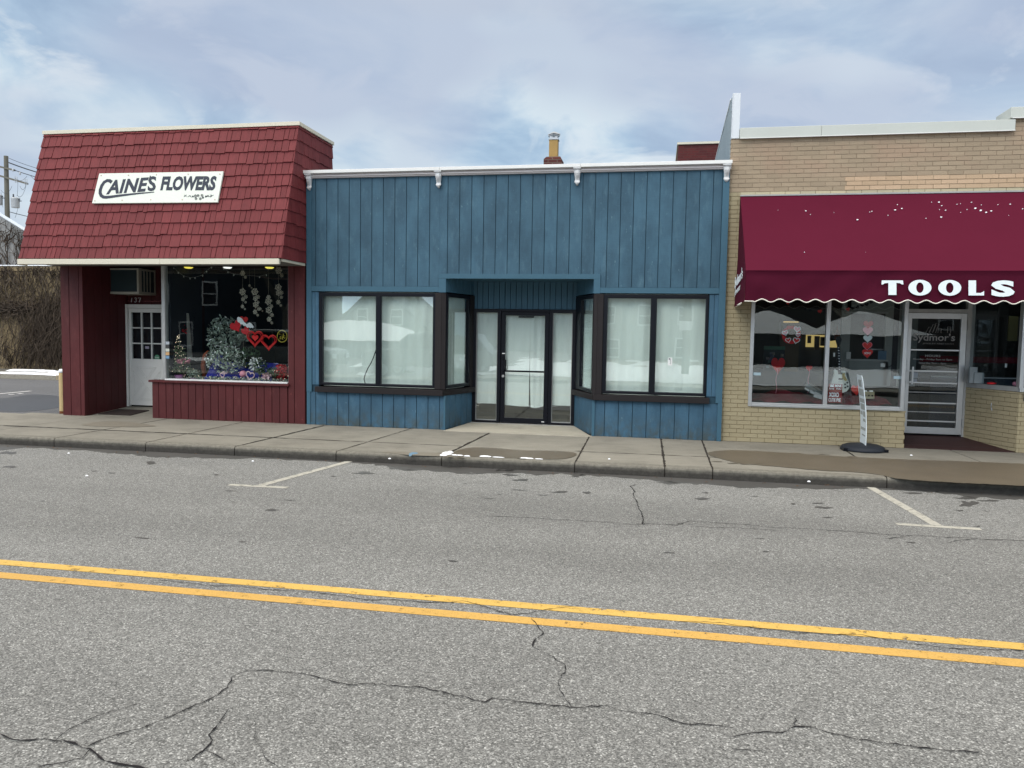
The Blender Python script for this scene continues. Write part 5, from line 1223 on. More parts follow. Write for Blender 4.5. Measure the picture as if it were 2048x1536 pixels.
# ================================================================== shapes used in the windows
def heart2(n=28):
    o = []
    for i in range(n):
        t = i/n*2*math.pi; o.append((math.sin(t)**3, (13*math.cos(t)-5*math.cos(2*t)-2*math.cos(3*t)-math.cos(4*t))/16))
    return o
def heart_solid(mb, c, s, t=.006, rot=0, squash=1.0):
    P = []
    for x, z in heart2():
        x *= squash; P.append(Vector((c[0]+(x*math.cos(rot)-z*math.sin(rot))*s, c[1], c[2]+(x*math.sin(rot)+z*math.cos(rot))*s)))
    mb.poly(P, (0, t, 0)); return mb
def heart_line(mb, c, s, r_, rot=0, squash=1.0):
    P = []
    for x, z in heart2():
        x *= squash; P.append((c[0]+(x*math.cos(rot)-z*math.sin(rot))*s, c[1], c[2]+(x*math.sin(rot)+z*math.cos(rot))*s))
    mb.tube(P, r_, 6, closed=True); return mb
def leaves(mb, c, rad, n, size, seed=1, cone=False, shell=.35):
    r = random.Random(seed); c = Vector(c)
    for k in range(n):
        while True:
            p = Vector((r.uniform(-1, 1), r.uniform(-1, 1), r.uniform(-1, 1)))
            if cone:
                if math.hypot(p.x, p.y) < (1-p.z)/2 + .05: break
            elif shell < p.length < 1: break
        q = c + Vector((p.x*rad[0], p.y*rad[1], p.z*rad[2]))
        a = Vector((r.gauss(0, 1), r.gauss(0, 1), r.gauss(0, 1))).normalized(); b = a.cross(Vector((r.gauss(0, 1), r.gauss(0, 1), r.gauss(0, 1)))).normalized(); s = size*r.uniform(.6, 1.4)
        mb.add([q - a*s, q + b*s*.45, q + a*s, q - b*s*.45], [(0, 1, 2, 3)])
    return mb
def dots(mb, pts, s):
    for p in pts:
        x, y, z = p; mb.add([(x-s, y, z), (x, y-s, z), (x+s, y, z), (x, y+s, z), (x, y, z+s), (x, y, z-s)], [(0,1,4),(1,2,4),(2,3,4),(3,0,4),(1,0,5),(2,1,5),(3,2,5),(0,3,5)])
    return mb
M['red_plastic'] = pbr('red_plastic', (.55, .022, .020), .4, na=.08)
M['red_dark'] = pbr('deep_red_felt', (.50, .016, .022), .7, na=.1)
M['pink'] = pbr('pink_plastic', (.70, .27, .36), .5, na=.1)
M['pale_pink'] = pbr('pale_pink', (.72, .48, .52), .5, na=.1)
M['flocked'] = pbr('flocked_leaf', (.27, .32, .26), .8, isl=.45)
M['tree_green'] = pbr('tree_green', (.13, .17, .10), .7, isl=.4)
M['green'] = pbr('dark_leaf', (.045, .085, .04), .7, isl=.4)
M['white_tip'] = pbr('white_tip', (.75, .76, .74), .7, isl=.2)
M['wood_flake'] = pbr('pale_snowflake', (.47, .42, .33), .7, isl=.1)
M['bulb'] = emis('warm_bulb', (1, .82, .6), 1.6)
M['blue_cloth'] = pbr('blue_cloth', (.018, .022, .22), .8, ns=4, na=.3)
M['gold'] = pbr('gold_ring', (.42, .34, .05), .5)
FW = 12.72
def FY_(px, py, y=FW): return PY(px, py, y)
# ceiling lamps
for px, col_, s_, lb in ((377, (1, .80, .12), 1.5, 'left yellow round ceiling lamp in the flower shop window'), (455, (1, .98, .92), 1.8, 'white round ceiling lamp between two yellow ones'), (539, (1, .86, .15), 1.5, 'right yellow round ceiling lamp near the paper snowflakes')):
    p = PY(px, 536, 13.05); c = Vector((p.x, 13.05, 2.775))
    t = thing('ceiling_lamp', lb, 'ceiling lamp', c, 'round lamps in the flower shop ceiling')
    MB().lathe([(.085, 0), (.095, .01), (.095, .05)], c+Vector((0, 0, .003)), 20).build('housing', M['dark_in'], t)
    MB().lathe([(.0, -.028), (.05, -.024), (.075, -.01), (.08, .0)], c, 20).build('lens', emis('lamp_glow', col_, s_*.75), t, smooth=True)
# panel with hook
t = thing('leaning_board', 'tall grey panel with a black hook standing at the left of the flower window', 'panel', (-8.9, 13.05, .66))
a, b = PY(336, 619, 13.1), PY(376, 627, 13.1); c_, d_ = PY(384, 722, 13.1), PY(336, 722, 13.1)
MB().poly([d_, c_, b, a], (0, .03, 0)).build('board', pbr('panel_grey', (.30, .29, .26), .8), t)
h = [PY(*q, 13.08) for q in [(392,634),(390,634),(390,650),(388,656),(383,656),(381,652)]]; MB().tube(h, .006, 6).build('hook', M['black_alu'], t)
# snowflake strings
def flake(mb, c, s, rot=0):
    for k in range(6):
        a = rot + k*math.pi/3; d = Vector((math.cos(a), 0, math.sin(a))); q = Vector((-d.z, 0, d.x)); c = Vector(c)
        mb.poly([c+q*s*.11, c+d*s*.55+q*s*.10, c+d*s*.5+q*s*.34, c+d*s*.66+q*s*.34, c+d*s*.72+q*s*.12, c+d*s, c+d*s*.72-q*s*.12, c+d*s*.66-q*s*.34, c+d*s*.5-q*s*.34, c+d*s*.55-q*s*.10, c-q*s*.11], (0, .004, 0))
def z7(x, y): return (330+x/8.192, 525+y/8.192)
strings = [([(1270,175,62),(1270,480,78),(1278,600,48),(1268,720,42)], 'first from the left, over the white wings'), ([(1470,480,82),(1480,590,60),(1485,690,70),(1475,810,52)], 'second from the left, four flakes long'), ([(1695,570,52),(1690,640,76),(1700,780,78),(1705,930,58)], 'third from the left, ending above the red hearts'),
           ([(1860,130,80),(1855,410,82),(1860,500,66),(1855,650,52)], 'fourth from the left, at the window edge'), ([(1385,380,30),(1560,760,34)], 'tiny pale flakes between the longer strings')]
for k, (fl, lb) in enumerate(strings):
    p0 = PY(*z7(fl[0][0], fl[0][1]), 12.80+.05*k); t = thing('snowflake_string', 'hanging string of paper snowflakes, '+lb, 'snowflake string', p0, 'snowflake strings in the flower shop window')
    pts = [PY(*z7(x, y), 12.80+.05*k) for x, y, s in fl]; mb = MB(); mb.tube([(pts[0].x, pts[0].y, 2.75)]+[(q.x, q.y+.004, q.z) for q in pts], .0015, 3); mb.build('thread', M['wood_flake'], t)
    for i, (q, (x, y, s)) in enumerate(zip(pts, fl)):
        mb = MB(); u = s/8.192/113
        flake(mb, q, u*.88, i*.3); flake(mb, q+Vector((u*.40, .05, -u*1.0)), u*.52, i*.5+.2); mb.build('snowflake', M['wood_flake'], t)
# leaf-shaped lights near the ceiling
mb = MB(); tp = [(135,90),(95,155),(215,170),(305,230),(408,262),(490,255),(615,218),(680,150),(762,85),(960,105),(1028,160),(1125,205),(1660,210),(1548,240)]
for x, y in tp:
    p = PY(*z7(x, y), 12.72); mb.poly([p+Vector((-.006, 0, -.012)), p+Vector((.006, 0, -.014)), p+Vector((.010, 0, .006)), p+Vector((.0, 0, .018)), p+Vector((-.008, 0, .004))], (0, .006, 0))
mb.tube([PY(*z7(x, y-14), 12.73) for x, y in sorted(tp)], .0015, 3)
solo(mb, 'leaf_garland', pbr('pale_leaf', (.62, .62, .58), .6), 'thin garland of tiny pale leaves under the flower shop ceiling', 'garland')
# flocked trees and bouquets
def plant(name, label, cat, px, py, rx, rz, y, n, size, seed, mat='flocked', cone=False, pot=None, tips=0, lights=0, group=None, base=None):
    c = PY(px, py, y); b = base if base is not None else .66
    t = thing(name, label, cat, (c.x, y, b), group)
    leaves(MB(), c, (rx, min(rx, .22), rz), n, size, seed, cone).build('foliage', M[mat], t, recalc=False)
    MB().tube([(c.x, y, b), (c.x, y, c.z)], .012, 5).build('stem', M['vine'], t)
    if tips: leaves(MB(), c, (rx*1.02, min(rx, .24), rz*1.02), tips, size*.6, seed+5, cone, .6).build('white_buds', M['white_tip'], t, recalc=False)
    if lights:
        r = random.Random(seed+9); pts = []
        for k in range(lights):
            a = r.uniform(0, 6.28); h_ = r.uniform(-.95, .9); q = (1-h_)/2 if cone else math.sqrt(max(0, 1-h_*h_)); pts.append((c.x+math.cos(a)*rx*q, y-abs(math.sin(a))*min(rx, .22)*q-.01, c.z+h_*rz))
        dots(MB(), pts, .007).build('fairy_lights', M['bulb'], t, recalc=False)
    if pot:
        r0, r1, h_, m = pot; MB().lathe([(r0, 0), (r1, h_), (r1*.9, h_), (r1*.85, h_*.9)], (c.x, y, b), 20).build('pot', m, t, smooth=True)
    return t
plant('flocked_tree', 'grey-green flocked branches rising behind the vase', 'artificial tree', 448, 672, .34, .40, 13.25, 420, .045, 1, tips=70)
plant('flower_vase', 'pink vase with a bushy white-tipped bouquet in the middle of the window', 'vase', 450, 718, .40, .27, 12.95, 420, .036, 2, tips=170, pot=(.045, .06, .20, M['pale_pink']))
plant('lit_tree', 'small conical tree with warm fairy lights at the left of the window', 'artificial tree', 358, 705, .24, .36, 12.80, 620, .03, 3, 'tree_green', True, tips=40, pot=(.07, .10, .12, pbr('purple_pot', (.30, .10, .26), .5)), lights=60)
plant('pink_bouquet', 'bunch of pink roses in front of the lit tree', 'bouquet', 366, 722, .13, .05, 12.78, 90, .04, 4, 'pink', base=.70)
plant('red_poinsettia', 'dull red poinsettia above the lit tree', 'plant', 357, 660, .16, .10, 13.02, 90, .05, 5, 'red_dark', base=.9)
plant('leafy_plant', 'green and white plant right of the pink heart frames', 'plant', 520, 733, .14, .16, 12.9, 170, .035, 6, 'green', tips=46)
plant('berry_plant', 'purple and green bush beside the red tinsel', 'plant', 545, 745, .13, .09, 12.85, 130, .03, 8, 'green', tips=12)
plant('tinsel_bush', 'mound of red tinsel in the lower right window corner', 'decoration', 563, 745, .15, .15, 12.95, 620, .022, 7, 'red_dark', lights=5)
plant('heather_pot', 'low purple heather at the lower left of the flower window', 'plant', 388, 748, .13, .08, 12.8, 200, .022, 11, 'flocked', tips=20, pot=(.05, .07, .07, pbr('mauve_pot', (.22, .12, .22), .5)))
plant('dark_shrub', 'dark leafy shrub between the vase and the heart frames', 'plant', 498, 715, .2, .22, 13.2, 260, .045, 12, 'green', tips=16)
plant('rose_bunch', 'small bunch of pale pink roses right of the wire hearts', 'bouquet', 533, 752, .09, .05, 12.72, 60, .035, 13, 'pale_pink')
plant('white_sprigs', 'upright white sprigs beside the dark shrub', 'plant', 508, 728, .08, .13, 12.85, 60, .035, 14, 'white_tip')
plant('flocked_branch', 'pale flocked branch hanging behind the winged hearts', 'artificial branch', 487, 670, .2, .12, 13.3, 120, .04, 10)
# red hearts with wings
t = thing('winged_heart', 'cluster of solid red hearts with white wings hung in the flower window', 'heart decoration', PY(478, 655, 12.85))
mb = MB(); heart_solid(mb, PY(472, 652, 12.86), .12, .006, .5); mb.build('heart', M['red_dark'], t)
heart_solid(MB(), PY(487, 640, 12.88), .085, .006, -.1).build('heart', M['red_plastic'], t)
heart_solid(MB(), PY(491, 662, 12.87), .10, .006, .6, .8).build('heart', M['red_dark'], t)
W_ = [(1180,130),(1200,110),(1240,125),(1270,155),(1300,205),(1340,232),(1385,205),(1420,225),(1452,275),(1440,300),(1410,285),(1400,300),(1375,280),(1350,292),(1325,262),(1290,262),(1265,232),(1240,235),(1220,205),(1195,200),(1182,165)]
MB().poly([PY(330+x/8.192, 620+y/8.192, 12.82) for x, y in W_], (0, .006, 0)).build('wings', M['white'], t)
for i, (x, y, s, m_, lb) in enumerate(((1475, 455, .155, 'red_plastic', 'left red heart-shaped frame with a small heart inside'), (1700, 515, .150, 'red_plastic', 'right red heart-shaped frame touching its twin'))):
    c = PY(330+x/8.192, 620+y/8.192, 12.74+.01*i); t = thing('heart_ornament', lb, 'heart decoration', c)
    heart_line(MB(), c, s, .013).build('outer_heart', M[m_], t, smooth=True)
    heart_line(MB(), c, s*.78, .008).build('inner_heart', M['red_dark'], t, smooth=True)
    if i == 0: heart_solid(MB(), c, s*.42).build('small_heart', M['red_plastic'], t)
mb = MB(); c = PY(330+1920/8.192, 620+430/8.192, 12.78); mb.tube([(c.x+math.cos(a/20*6.283)*.095, c.y, c.z+math.sin(a/20*6.283)*.105) for a in range(20)], .008, 6, closed=True); leaves(mb, c, (.07, .01, .07), 14, .03, 4, shell=0)
solo(mb, 'gold_hoop', M['gold'], 'yellow hoop ornament with leaves at the right window edge', 'hoop')
for i, (px, py, s, lb, r_) in enumerate(((445, 750, .055, 'small pink wire heart left of the pink vase', .35), (500, 751, .082, 'larger pink wire heart right of the vase', -.3))):
    solo(heart_line(MB(), PY(px, py, 12.68), s, .009, r_, .8 if i == 0 else 1), 'wire_heart', M['pale_pink'], lb, 'heart decoration', 'pink wire hearts', smooth=True)
p = PY(486, 748, 12.74); solo(MB().lathe([(.02, -.055), (.05, -.035), (.062, 0), (.05, .04), (.02, .06)], p, 16), 'pink_ball', M['pink'], 'round pink ball ornament beside the larger wire heart', 'ball', smooth=True)
mb = MB(); nx_, nz_ = 30, 12; r = random.Random(3)
for j in range(nz_+1):
    for i in range(nx_+1):
        x = -8.15 + 1.25*i/nx_; mb.v.append((x, 13.2 - j*.035 + .02*math.sin(i*1.1), 1.02 - .36*(j/nz_)**.5*(1-.3*math.sin(i*.2)) if x > -8.0 else 1.15-.45*j/nz_))
for j in range(nz_):
    for i in range(nx_): q = j*(nx_+1)+i; mb.f.append((q, q+1, q+nx_+2, q+nx_+1))
solo(mb, 'display_cloth', M['blue_cloth'], 'draped royal blue cloth behind the pink vase', 'cloth', smooth=True)
c = PY(408, 725, 13.15); mb = MB(); mb.tube([(c.x+.02, 13.15, .70), (c.x-.02, 13.15, .95), (c.x+.03, 13.15, 1.15), (c.x+.09, 13.15, 1.22)], [.05, .045, .04, .02], 8); solo(mb, 'orange_streamer', pbr('rust_orange', (.30, .06, .02), .6), 'rust orange streamer beside the blue cloth', 'streamer', smooth=True)
r = random.Random(17); mb = MB(); dots(mb, [(r.uniform(-8.68, -6.4), r.uniform(12.62, 12.9), r.uniform(.73, .78) if r.random() < .7 else r.uniform(.78, 1.02)) for _ in range(60)], .006)
o = solo(mb, 'fairy_lights', M['bulb'], 'scattered warm fairy lights along the bottom of the flower window', 'lights', recalc=False)
mb = MB(); leaves(mb, (-7.5, 12.78, .735), (1.1, .12, .035), 420, .022, 9, shell=0); o = solo(mb, 'display_moss', M['flocked'], 'silvery moss and tinsel strewn along the window shelf', 'moss', recalc=False); 
# stickers on the window edge and on the door pane
mb_cols = [(.30, .33, .36), (.05, .05, .05), (.45, .47, .42), (.45, .28, .14), (.12, .22, .33)]
tk = thing('sticker_strip', 'column of small card stickers at the left edge of the flower shop window', 'stickers', PY(334, 700, 12.49))
for i, c_ in enumerate(mb_cols):
    p = PY(335, 686+i*7.1, 12.492); MB().box(p.x-.036, p.x+.036, 12.49, 12.493, p.z-.026, p.z+.026).build('sticker', pbr('sticker_%d' % i, tuple(v*1.2 for v in c_), .5), tk)
p = PY(314, 715, 13.56); t = thing('round_sticker', 'round green sticker on the white door pane', 'sticker', p); mb = MB(); mb.tube([(p.x, 13.568, p.z), (p.x, 13.560, p.z)], .055, 20); mb.build('disc', pbr('green_sticker', (.09, .24, .15), .5), t)
mb = MB(); mb.ribbon([(p.x-.04+k*.01, 13.558, p.z+.011*(-1)**k) for k in range(9)], .006, (0, -1, 0), .002); mb.build('writing', M['white'], t, recalc=False)
p = PY(294, 695, 13.56); solo(MB().box(p.x-.04, p.x+.04, 13.562, 13.566, p.z-.025, p.z+.025), 'door_card', pbr('lilac_card', (.36, .33, .42), .6), 'small lilac card in the middle pane of the white door', 'card')

# ================================================================== brick store windows
def zA(x, y): return (1500+x/12.8, 600+y/12.8)
def zB(x, y): return (1640+x/10.97, 600+y/10.97)
def zC(x, y): return (1500+x/6.4, 700+y/6.4)
IY = 12.70
# heart garland
gt = thing('heart_garland', 'string of red and black paper hearts swagged across the brick store window', 'garland', PY(1650, 620, IY))
hp = [(zA(970,75),1,48),(zA(1080,112),0,40),(zA(1420,225),0,44),(zA(1540,250),0,50),(zA(1790,290),1,56),(zA(1910,290),0,50),(zB(300,250),0,34),(zB(510,215),0,34),(zB(612,205),1,52),(zB(722,185),0,44),(zB(825,155),0,50),(zB(920,120),0,52),(zB(1025,95),0,54),(zB(1120,45),0,50)]
pts = []
for i, (q, red, s) in enumerate(hp):
    c = PY(*q, IY); pts.append(c+Vector((0, .003, .01))); heart_solid(MB(), c, s/11.5/130*.9, .003, (.3, -.4, .9, -.2)[i % 4]).build('paper_heart', M['red_plastic'] if red else M['dark_in'], gt)
MB().tube(pts, .002, 3).build('string', M['dark_in'], gt)
# heart wreath
c0 = PY(*zA(1060, 890), IY); t = thing('heart_wreath', 'wreath of red hearts with white rims behind the left pane', 'wreath', c0)
mb = MB(); r = random.Random(3)
for k in range(22):
    a = k/22*6.283; heart_solid(mb, c0+Vector((math.cos(a)*.115, .01+r.uniform(0, .01), math.sin(a)*.12)), .032, .004, r.uniform(-1, 1))
mb.build('red_hearts', M['red_dark'], t)
for x, y, s, rt in ((900,840,.045,.3),(1210,745,.050,-.1),(1230,895,.032,0),(980,1025,.040,.2),(1185,1035,.050,-.2)):
    c = PY(*zA(x, y), IY-.01); heart_line(MB(), c, s, .005, rt).build('white_heart', M['letter_white'], t)
    heart_solid(MB(), c+Vector((0, .004, 0)), s*.9, .003, rt).build('heart', M['pink'] if y < 950 else M['red_plastic'], t)
# heart banner on the right pane
c = PY(*zB(1045, 860), IY); t = thing('heart_banner', 'vertical banner of stacked hearts behind the right pane, lowest reading XOXO', 'banner', c)
for x, y, s, m_ in ((1060,540,.072,'red_dark'),(1050,680,.075,'pink'),(1048,850,.065,'letter_white'),(1038,1010,.075,'red_plastic'),(1040,1170,.078,'red_plastic')):
    heart_solid(MB(), PY(*zB(x, y-6), IY-.002*(y/500)), s, .003).build('heart', M[m_], t)
heart_line(MB(), PY(*zB(1038, 1004), IY-.01), .068, .003).build('pink_outline', M['pink'], t)
p = PY(*zB(1038, 1168), IY-.012); mb = MB(); text(mb, 'XOXO', p+Vector((-.048, 0, -.014)), p+Vector((.048, 0, -.014)), p+Vector((-.048, 0, .016)), (0, -1, 0), .002, .02); mb.build('writing', M['letter_white'], t, recalc=False)
mb = MB(); p = PY(*zB(1060, 525), IY-.012); mb.ribbon([p+Vector((-.055+k*.01, 0, .012*math.sin(k*2.1))) for k in range(12)], .006, (0, -1, 0), .002); mb.build('writing', M['red_plastic'], t, recalc=False)
# poster
a, b_, c_ = PY(*zC(1000, 672), 12.60), PY(*zC(1165, 672), 12.60), PY(*zC(1008, 432), 12.60)
t = thing('poster', 'red poster reading BE MINE, XOXO and CUTIE PIE at the foot of the window', 'poster', a)
MB().box(a.x-.004, b_.x+.010, 12.60, 12.606, a.z, c_.z).build('sheet', pbr('poster_red', (.20, .022, .028), .6), t)
mb = MB(); Wd = b_.x-a.x; Ht = c_.z-a.z
def PT(s, u0, u1, v0, v1, b=.02): text(mb, s, (a.x+Wd*u0, 12.598, a.z+Ht*v0), (a.x+Wd*u1, 12.598, a.z+Ht*v0), (a.x+Wd*u0, 12.598, a.z+Ht*v1), (0, -1, 0), .002, b)
PT('BE', .12, .40, .83, .97, .04); PT('MINE', .48, .98, .83, .97); PT('love', .05, .42, .70, .80); PT('YOU', .55, .97, .70, .79); PT('XOXO', .04, .80, .30, .55, .03); PT('CUTIE', .02, .56, .05, .24); PT('PIE', .64, .97, .05, .24)
mb.build('lettering', M['letter_white'], t, recalc=False)
mb = MB(); PT('sweetheart', .05, .92, .585, .665, .0); mb.build('script', pbr('dusty_pink', (.38, .16, .15), .6), t, recalc=False)
# red cloth shelf
mb = MB(); nx_ = 50
for j in range(7):
    for i in range(nx_+1):
        x = 1.50 + 2.13*i/nx_; mb.v.append((x, 12.63 + j*.12, .635 + .05*j/6 + .02*math.sin(i*.7+j) + (.10*math.sin(i*.12)**2 if j > 3 else .0)))
for j in range(6):
    for i in range(nx_): q = j*(nx_+1)+i; mb.f.append((q, q+1, q+nx_+2, q+nx_+1))
solo(mb, 'display_cloth', M['red_cloth'], 'crumpled dark red cloth covering the brick store window shelf', 'cloth', smooth=True)
MB().box(1.3, 3.7, 12.62, 13.5, .40, .60).build('display_shelf', M['dark_floor'], st)
# white electric guitar
t = thing('electric_guitar', 'white electric guitar with gold guard standing in the window', 'guitar', PY(*zC(1150, 545), 12.95))
GYy = 12.95
body = [(1150,545),(1085,530),(1045,480),(1035,420),(1060,350),(1075,300),(1070,262),(1090,245),(1120,262),(1150,275),(1185,270),(1215,265),(1230,280),(1225,310),(1250,370),(1272,430),(1270,490),(1240,530),(1190,548)]
MB().poly([PY(*zC(*q), GYy) for q in body], (0, .04, 0)).build('body', pbr('guitar_cream', (.62, .64, .58), .3), t, bevel=.006)
MB().poly([PY(*zC(*q), GYy-.006) for q in [(1180,300),(1218,292),(1215,330),(1245,385),(1222,400),(1185,370)]], (0, .004, 0)).build('pick_guard', pbr('gold_guard', (.40, .31, .12), .4), t)
mb = MB(); 
for q in ((1155,300),(1158,372)): c = PY(*zC(*q), GYy-.004); MB().box(c.x-.03, c.x+.03, GYy-.008, GYy, c.z-.014, c.z+.014).build('pickup', M['black_alu'], t)
c = PY(*zC(1158, 408), GYy); MB().box(c.x-.035, c.x+.035, GYy-.012, GYy, c.z-.006, c.z+.006).build('bridge', M['galv'], t)
for q in ((1215,438),(1245,418),(1218,480),(1248,465)): c = PY(*zC(*q), GYy); MB().tube([(c.x, GYy-.012, c.z), (c.x, GYy, c.z)], .014, 10).build('knob', M['black_alu'], t)
n0, n1 = PY(*zC(1148, 290), GYy-.004), PY(*zB(405, 1000), GYy-.004); MB().poly([n0+Vector((-.024, 0, 0)), n0+Vector((.024, 0, 0)), n1+Vector((.02, 0, 0)), n1+Vector((-.02, 0, 0))], (0, .015, 0)).build('neck', M['dark_in'], t)
for k in range(9): c = n0.lerp(n1, .12+k*.1); MB().box(c.x-.012, c.x+.012, c.y-.003, c.y, c.z-.006, c.z+.006).build('fret_marker', M['galv'], t)
MB().poly([n1+Vector((-.02, 0, 0)), n1+Vector((.02, 0, 0)), n1+Vector((.045, 0, .10)), n1+Vector((.02, 0, .15)), n1+Vector((-.03, 0, .14)), n1+Vector((-.045, 0, .08))], (0, .015, 0)).build('headstock', M['dark_in'], t)
p = PY(*zC(1078, 60), GYy); solo(MB().box(p.x-.014, p.x+.014, GYy, GYy+.003, p.z-.03, p.z+.03), 'price_tag', M['white'], 'white price tag hanging left of the guitar neck', 'tag')
# tilted grey box
q = [PY(*zC(*k), 12.86) for k in [(695,500),(820,605),(930,625),(948,560),(740,435)]]
t = thing('carton', 'grey printed box tilted on the red cloth left of the poster', 'box', q[1])
MB().poly([PY(*zC(*k), 12.84) for k in [(697,500),(915,632),(952,565),(738,436)]], (.02, .20, .03)).build('box', pbr('grey_card', (.10, .12, .125), .6), t)
for k in ([(705,480),(765,515),(752,530),(700,498)], [(775,508),(835,545),(825,575),(765,545)], [(835,530),(940,582),(920,632),(812,600)]): MB().poly([PY(*zC(*z), 12.836) for z in k], (0, .002, 0)).build('box_label', pbr('box_print', (.42, .44, .45), .6), t)
mb = MB()
for k in range(3): mb.tube([PY(*zC(755+k*30, 428+k*3), 12.835), PY(*zC(900+k*20, 520+k*10), 12.835)], .002, 3)
mb.build('box_lines', M['galv'], t)
# red heart card, pedal, little things
heart = PY(*zC(1360, 508), 12.98); solo(heart_solid(MB(), heart, .095, .006, .1, .8), 'red_heart', M['red_plastic'], 'large red heart standing right of the guitar', 'heart decoration')
p = PY(*zC(1520, 575), 12.85); t = thing('effects_pedal', 'small tan metal amplifier box with dark knobs behind the pavement sign', 'pedal', (p.x, 12.85, p.z-.07))
MB().box(p.x-.085, p.x+.085, 12.85, 12.95, p.z-.06, p.z+.05).build('case', pbr('tan_case', (.32, .28, .18), .5), t, bevel=.004)
for k in (-.05, 0, .05): MB().tube([(p.x+k, 12.84, p.z-.01), (p.x+k, 12.85, p.z-.01)], .013, 8).build('knob', M['black_alu'], t)
for k in (-.05, .04): MB().box(p.x+k-.025, p.x+k+.025, 12.87, 12.91, p.z+.05, p.z+.068).build('switch', M['white'], t)
for (x, y, lb) in ((90, 306, 'pale blue sticker low on the left pane of the brick store'), (1888, 352, 'pale blue sticker low on the right pane of the brick store')):
    p = PY(*zC(x, y), 12.543); solo(MB().box(p.x-.055, p.x+.055, 12.540, 12.5425, p.z-.022, p.z+.022), 'sticker', pbr('pale_blue_sticker', (.36, .48, .54), .5), lb, 'sticker')
for (x, y, lb) in ((345, 235, 'red heart weight with curling white ribbon on the left'), (757, 232, 'thin string of little red hearts beside the window bar')):
    c = PY(*zC(x, y), 12.9); t = thing('ribbon_heart', lb, 'heart decoration', (c.x, c.y, c.z)); heart_solid(MB(), c, .05, .004).build('heart', M['red_plastic'], t)
    MB().tube([c+Vector((.01*math.sin(k), 0, -.04*k)) for k in range(11)], .003, 4).build('ribbon', M['pink'], t)
p = PY(*zC(360, 190), 13.6); solo(heart_solid(MB(), p, .16, .02, 0, .7), 'red_balloon', M['red_dark'], 'dull red heart balloon deep behind the left pane', 'balloon')
# grey partition with an inner window behind the right pane
t = thing('shop_partition', 'grey inner partition with a window opening behind the right pane', 'partition', (3.2, 13.55, .03))
m_ = pbr('partition_grey', (.17, .19, .185), .8); PW = 13.6
def bx(a, b, m, nm, dy_=0, th=.05):
    A = PY(*zB(*a), PW+dy_); B = PY(*zB(*b), PW+dy_); MB().box(A.x, B.x, PW+dy_, PW+dy_+th, B.z, A.z).build(nm, m, t)
bx((500, -80), (610, 1900), m_, 'post'); bx((1470, -80), (2080, 1900), m_, 'side_panel'); bx((610, -80), (1470, 300), m_, 'top_panel'); bx((610, 1310), (1470, 1900), m_, 'lower_panel')
bx((560, 1290), (1500, 1350), pbr('ledge_grey', (.22, .24, .24), .7), 'ledge', -.04, .05); bx((1640, -80), (1665, 1900), M['dark_in'], 'groove', -.004, .01); bx((560, 250), (1500, 300), pbr('ledge_grey2', (.22, .24, .24), .7), 'head_trim', -.04, .05)
bx((1120, 1070), (1470, 1100), M['galv'], 'shelf', .2, .1)
A = PY(*zB(1380, 1430), PW-.03); MB().box(A.x-.035, A.x+.035, PW-.03, PW, A.z-.03, A.z+.03).build('socket', M['white'], t)
MB().tube([PY(*zB(*q), PW-.02) for q in [(1400,1430),(1440,1470),(1520,1470),(1580,1420),(1630,1300),(1640,1150)]], .006, 5).build('cord', M['dark_in'], t)
for (a, b, c_, lb) in (((580,1140),(670,1290),(.40,.42,.42),'small framed notice on the partition ledge'), ((1280,1110),(1450,1310),(.05,.10,.16),'dark blue poster at the right of the partition ledge')):
    A = PY(*zB(*a), PW-.05); B = PY(*zB(*b), PW-.05); solo(MB().box(A.x, B.x, PW-.055, PW-.045, B.z, A.z), 'notice', pbr('notice_'+str(a[0]), c_, .6), lb, 'notice')
# goods deeper inside
t = thing('slat_display', 'self-glowing yellow wall display hung with dark cases at the back of the brick store', 'display wall', (2.9, 15.5, .03))
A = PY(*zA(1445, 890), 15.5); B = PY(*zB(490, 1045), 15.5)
MB().box(A.x, B.x, 15.5, 15.55, B.z, A.z).build('glow_wall', emis('glowing_yellow_wall', (.82, .60, .22), .55), t)  # wall emits yellow itself, in place of lamplight falling on it
r = random.Random(4)
for cx_, cz_, w_, h_ in ((1520,1010,60,150),(1715,1100,90,280),(1880,1060,110,180)):
    c = PY(*zA(cx_, cz_), 15.44); MB().box(c.x-w_/1280*.62, c.x+w_/1280*.62, 15.42, 15.48, c.z-h_/1280*.6, c.z+h_/1280*.6).build('hanging_case', pbr('case_%d' % cx_, (.05, .035, .02), .6), t)
for cx_, cz_ in ((250,900),(365,880)):
    c = PY(*zB(cx_, cz_), 15.4); MB().lathe([(.0, 0), (.10, .02), (.085, .10), (.02, .16), (.0, .3)], c, 10, 1, .3).build('hanging_case', M['brown_wood'] if cx_ < 300 else pbr('rosewood', (.13, .03, .02), .5), t)
MB().box(A.x-2, B.x+.4, 15.56, 15.6, .03, 2.72).build('back_panel', pbr('store_back', (.05, .05, .045), .8), t)
MB().box(A.x-1.9, B.x, 15.0, 15.5, .03, 1.05).build('counter', pbr('store_counter', (.045, .05, .05), .6), t)
t = thing('pegboard', 'green pegboard hung with small blister packs behind the left pane', 'pegboard', (1.9, 13.9, .6)); A = PY(1528, 692, 13.9); B = PY(1568, 742, 13.9)
MB().box(A.x, B.x, 13.9, 13.93, B.z, A.z).build('board', pbr('peg_dark', (.02, .035, .04), .7), t); MB().box(A.x, B.x, 13.88, 13.9, A.z-.06, A.z).build('green_header', pbr('peg_green', (.04, .12, .08), .6), t)
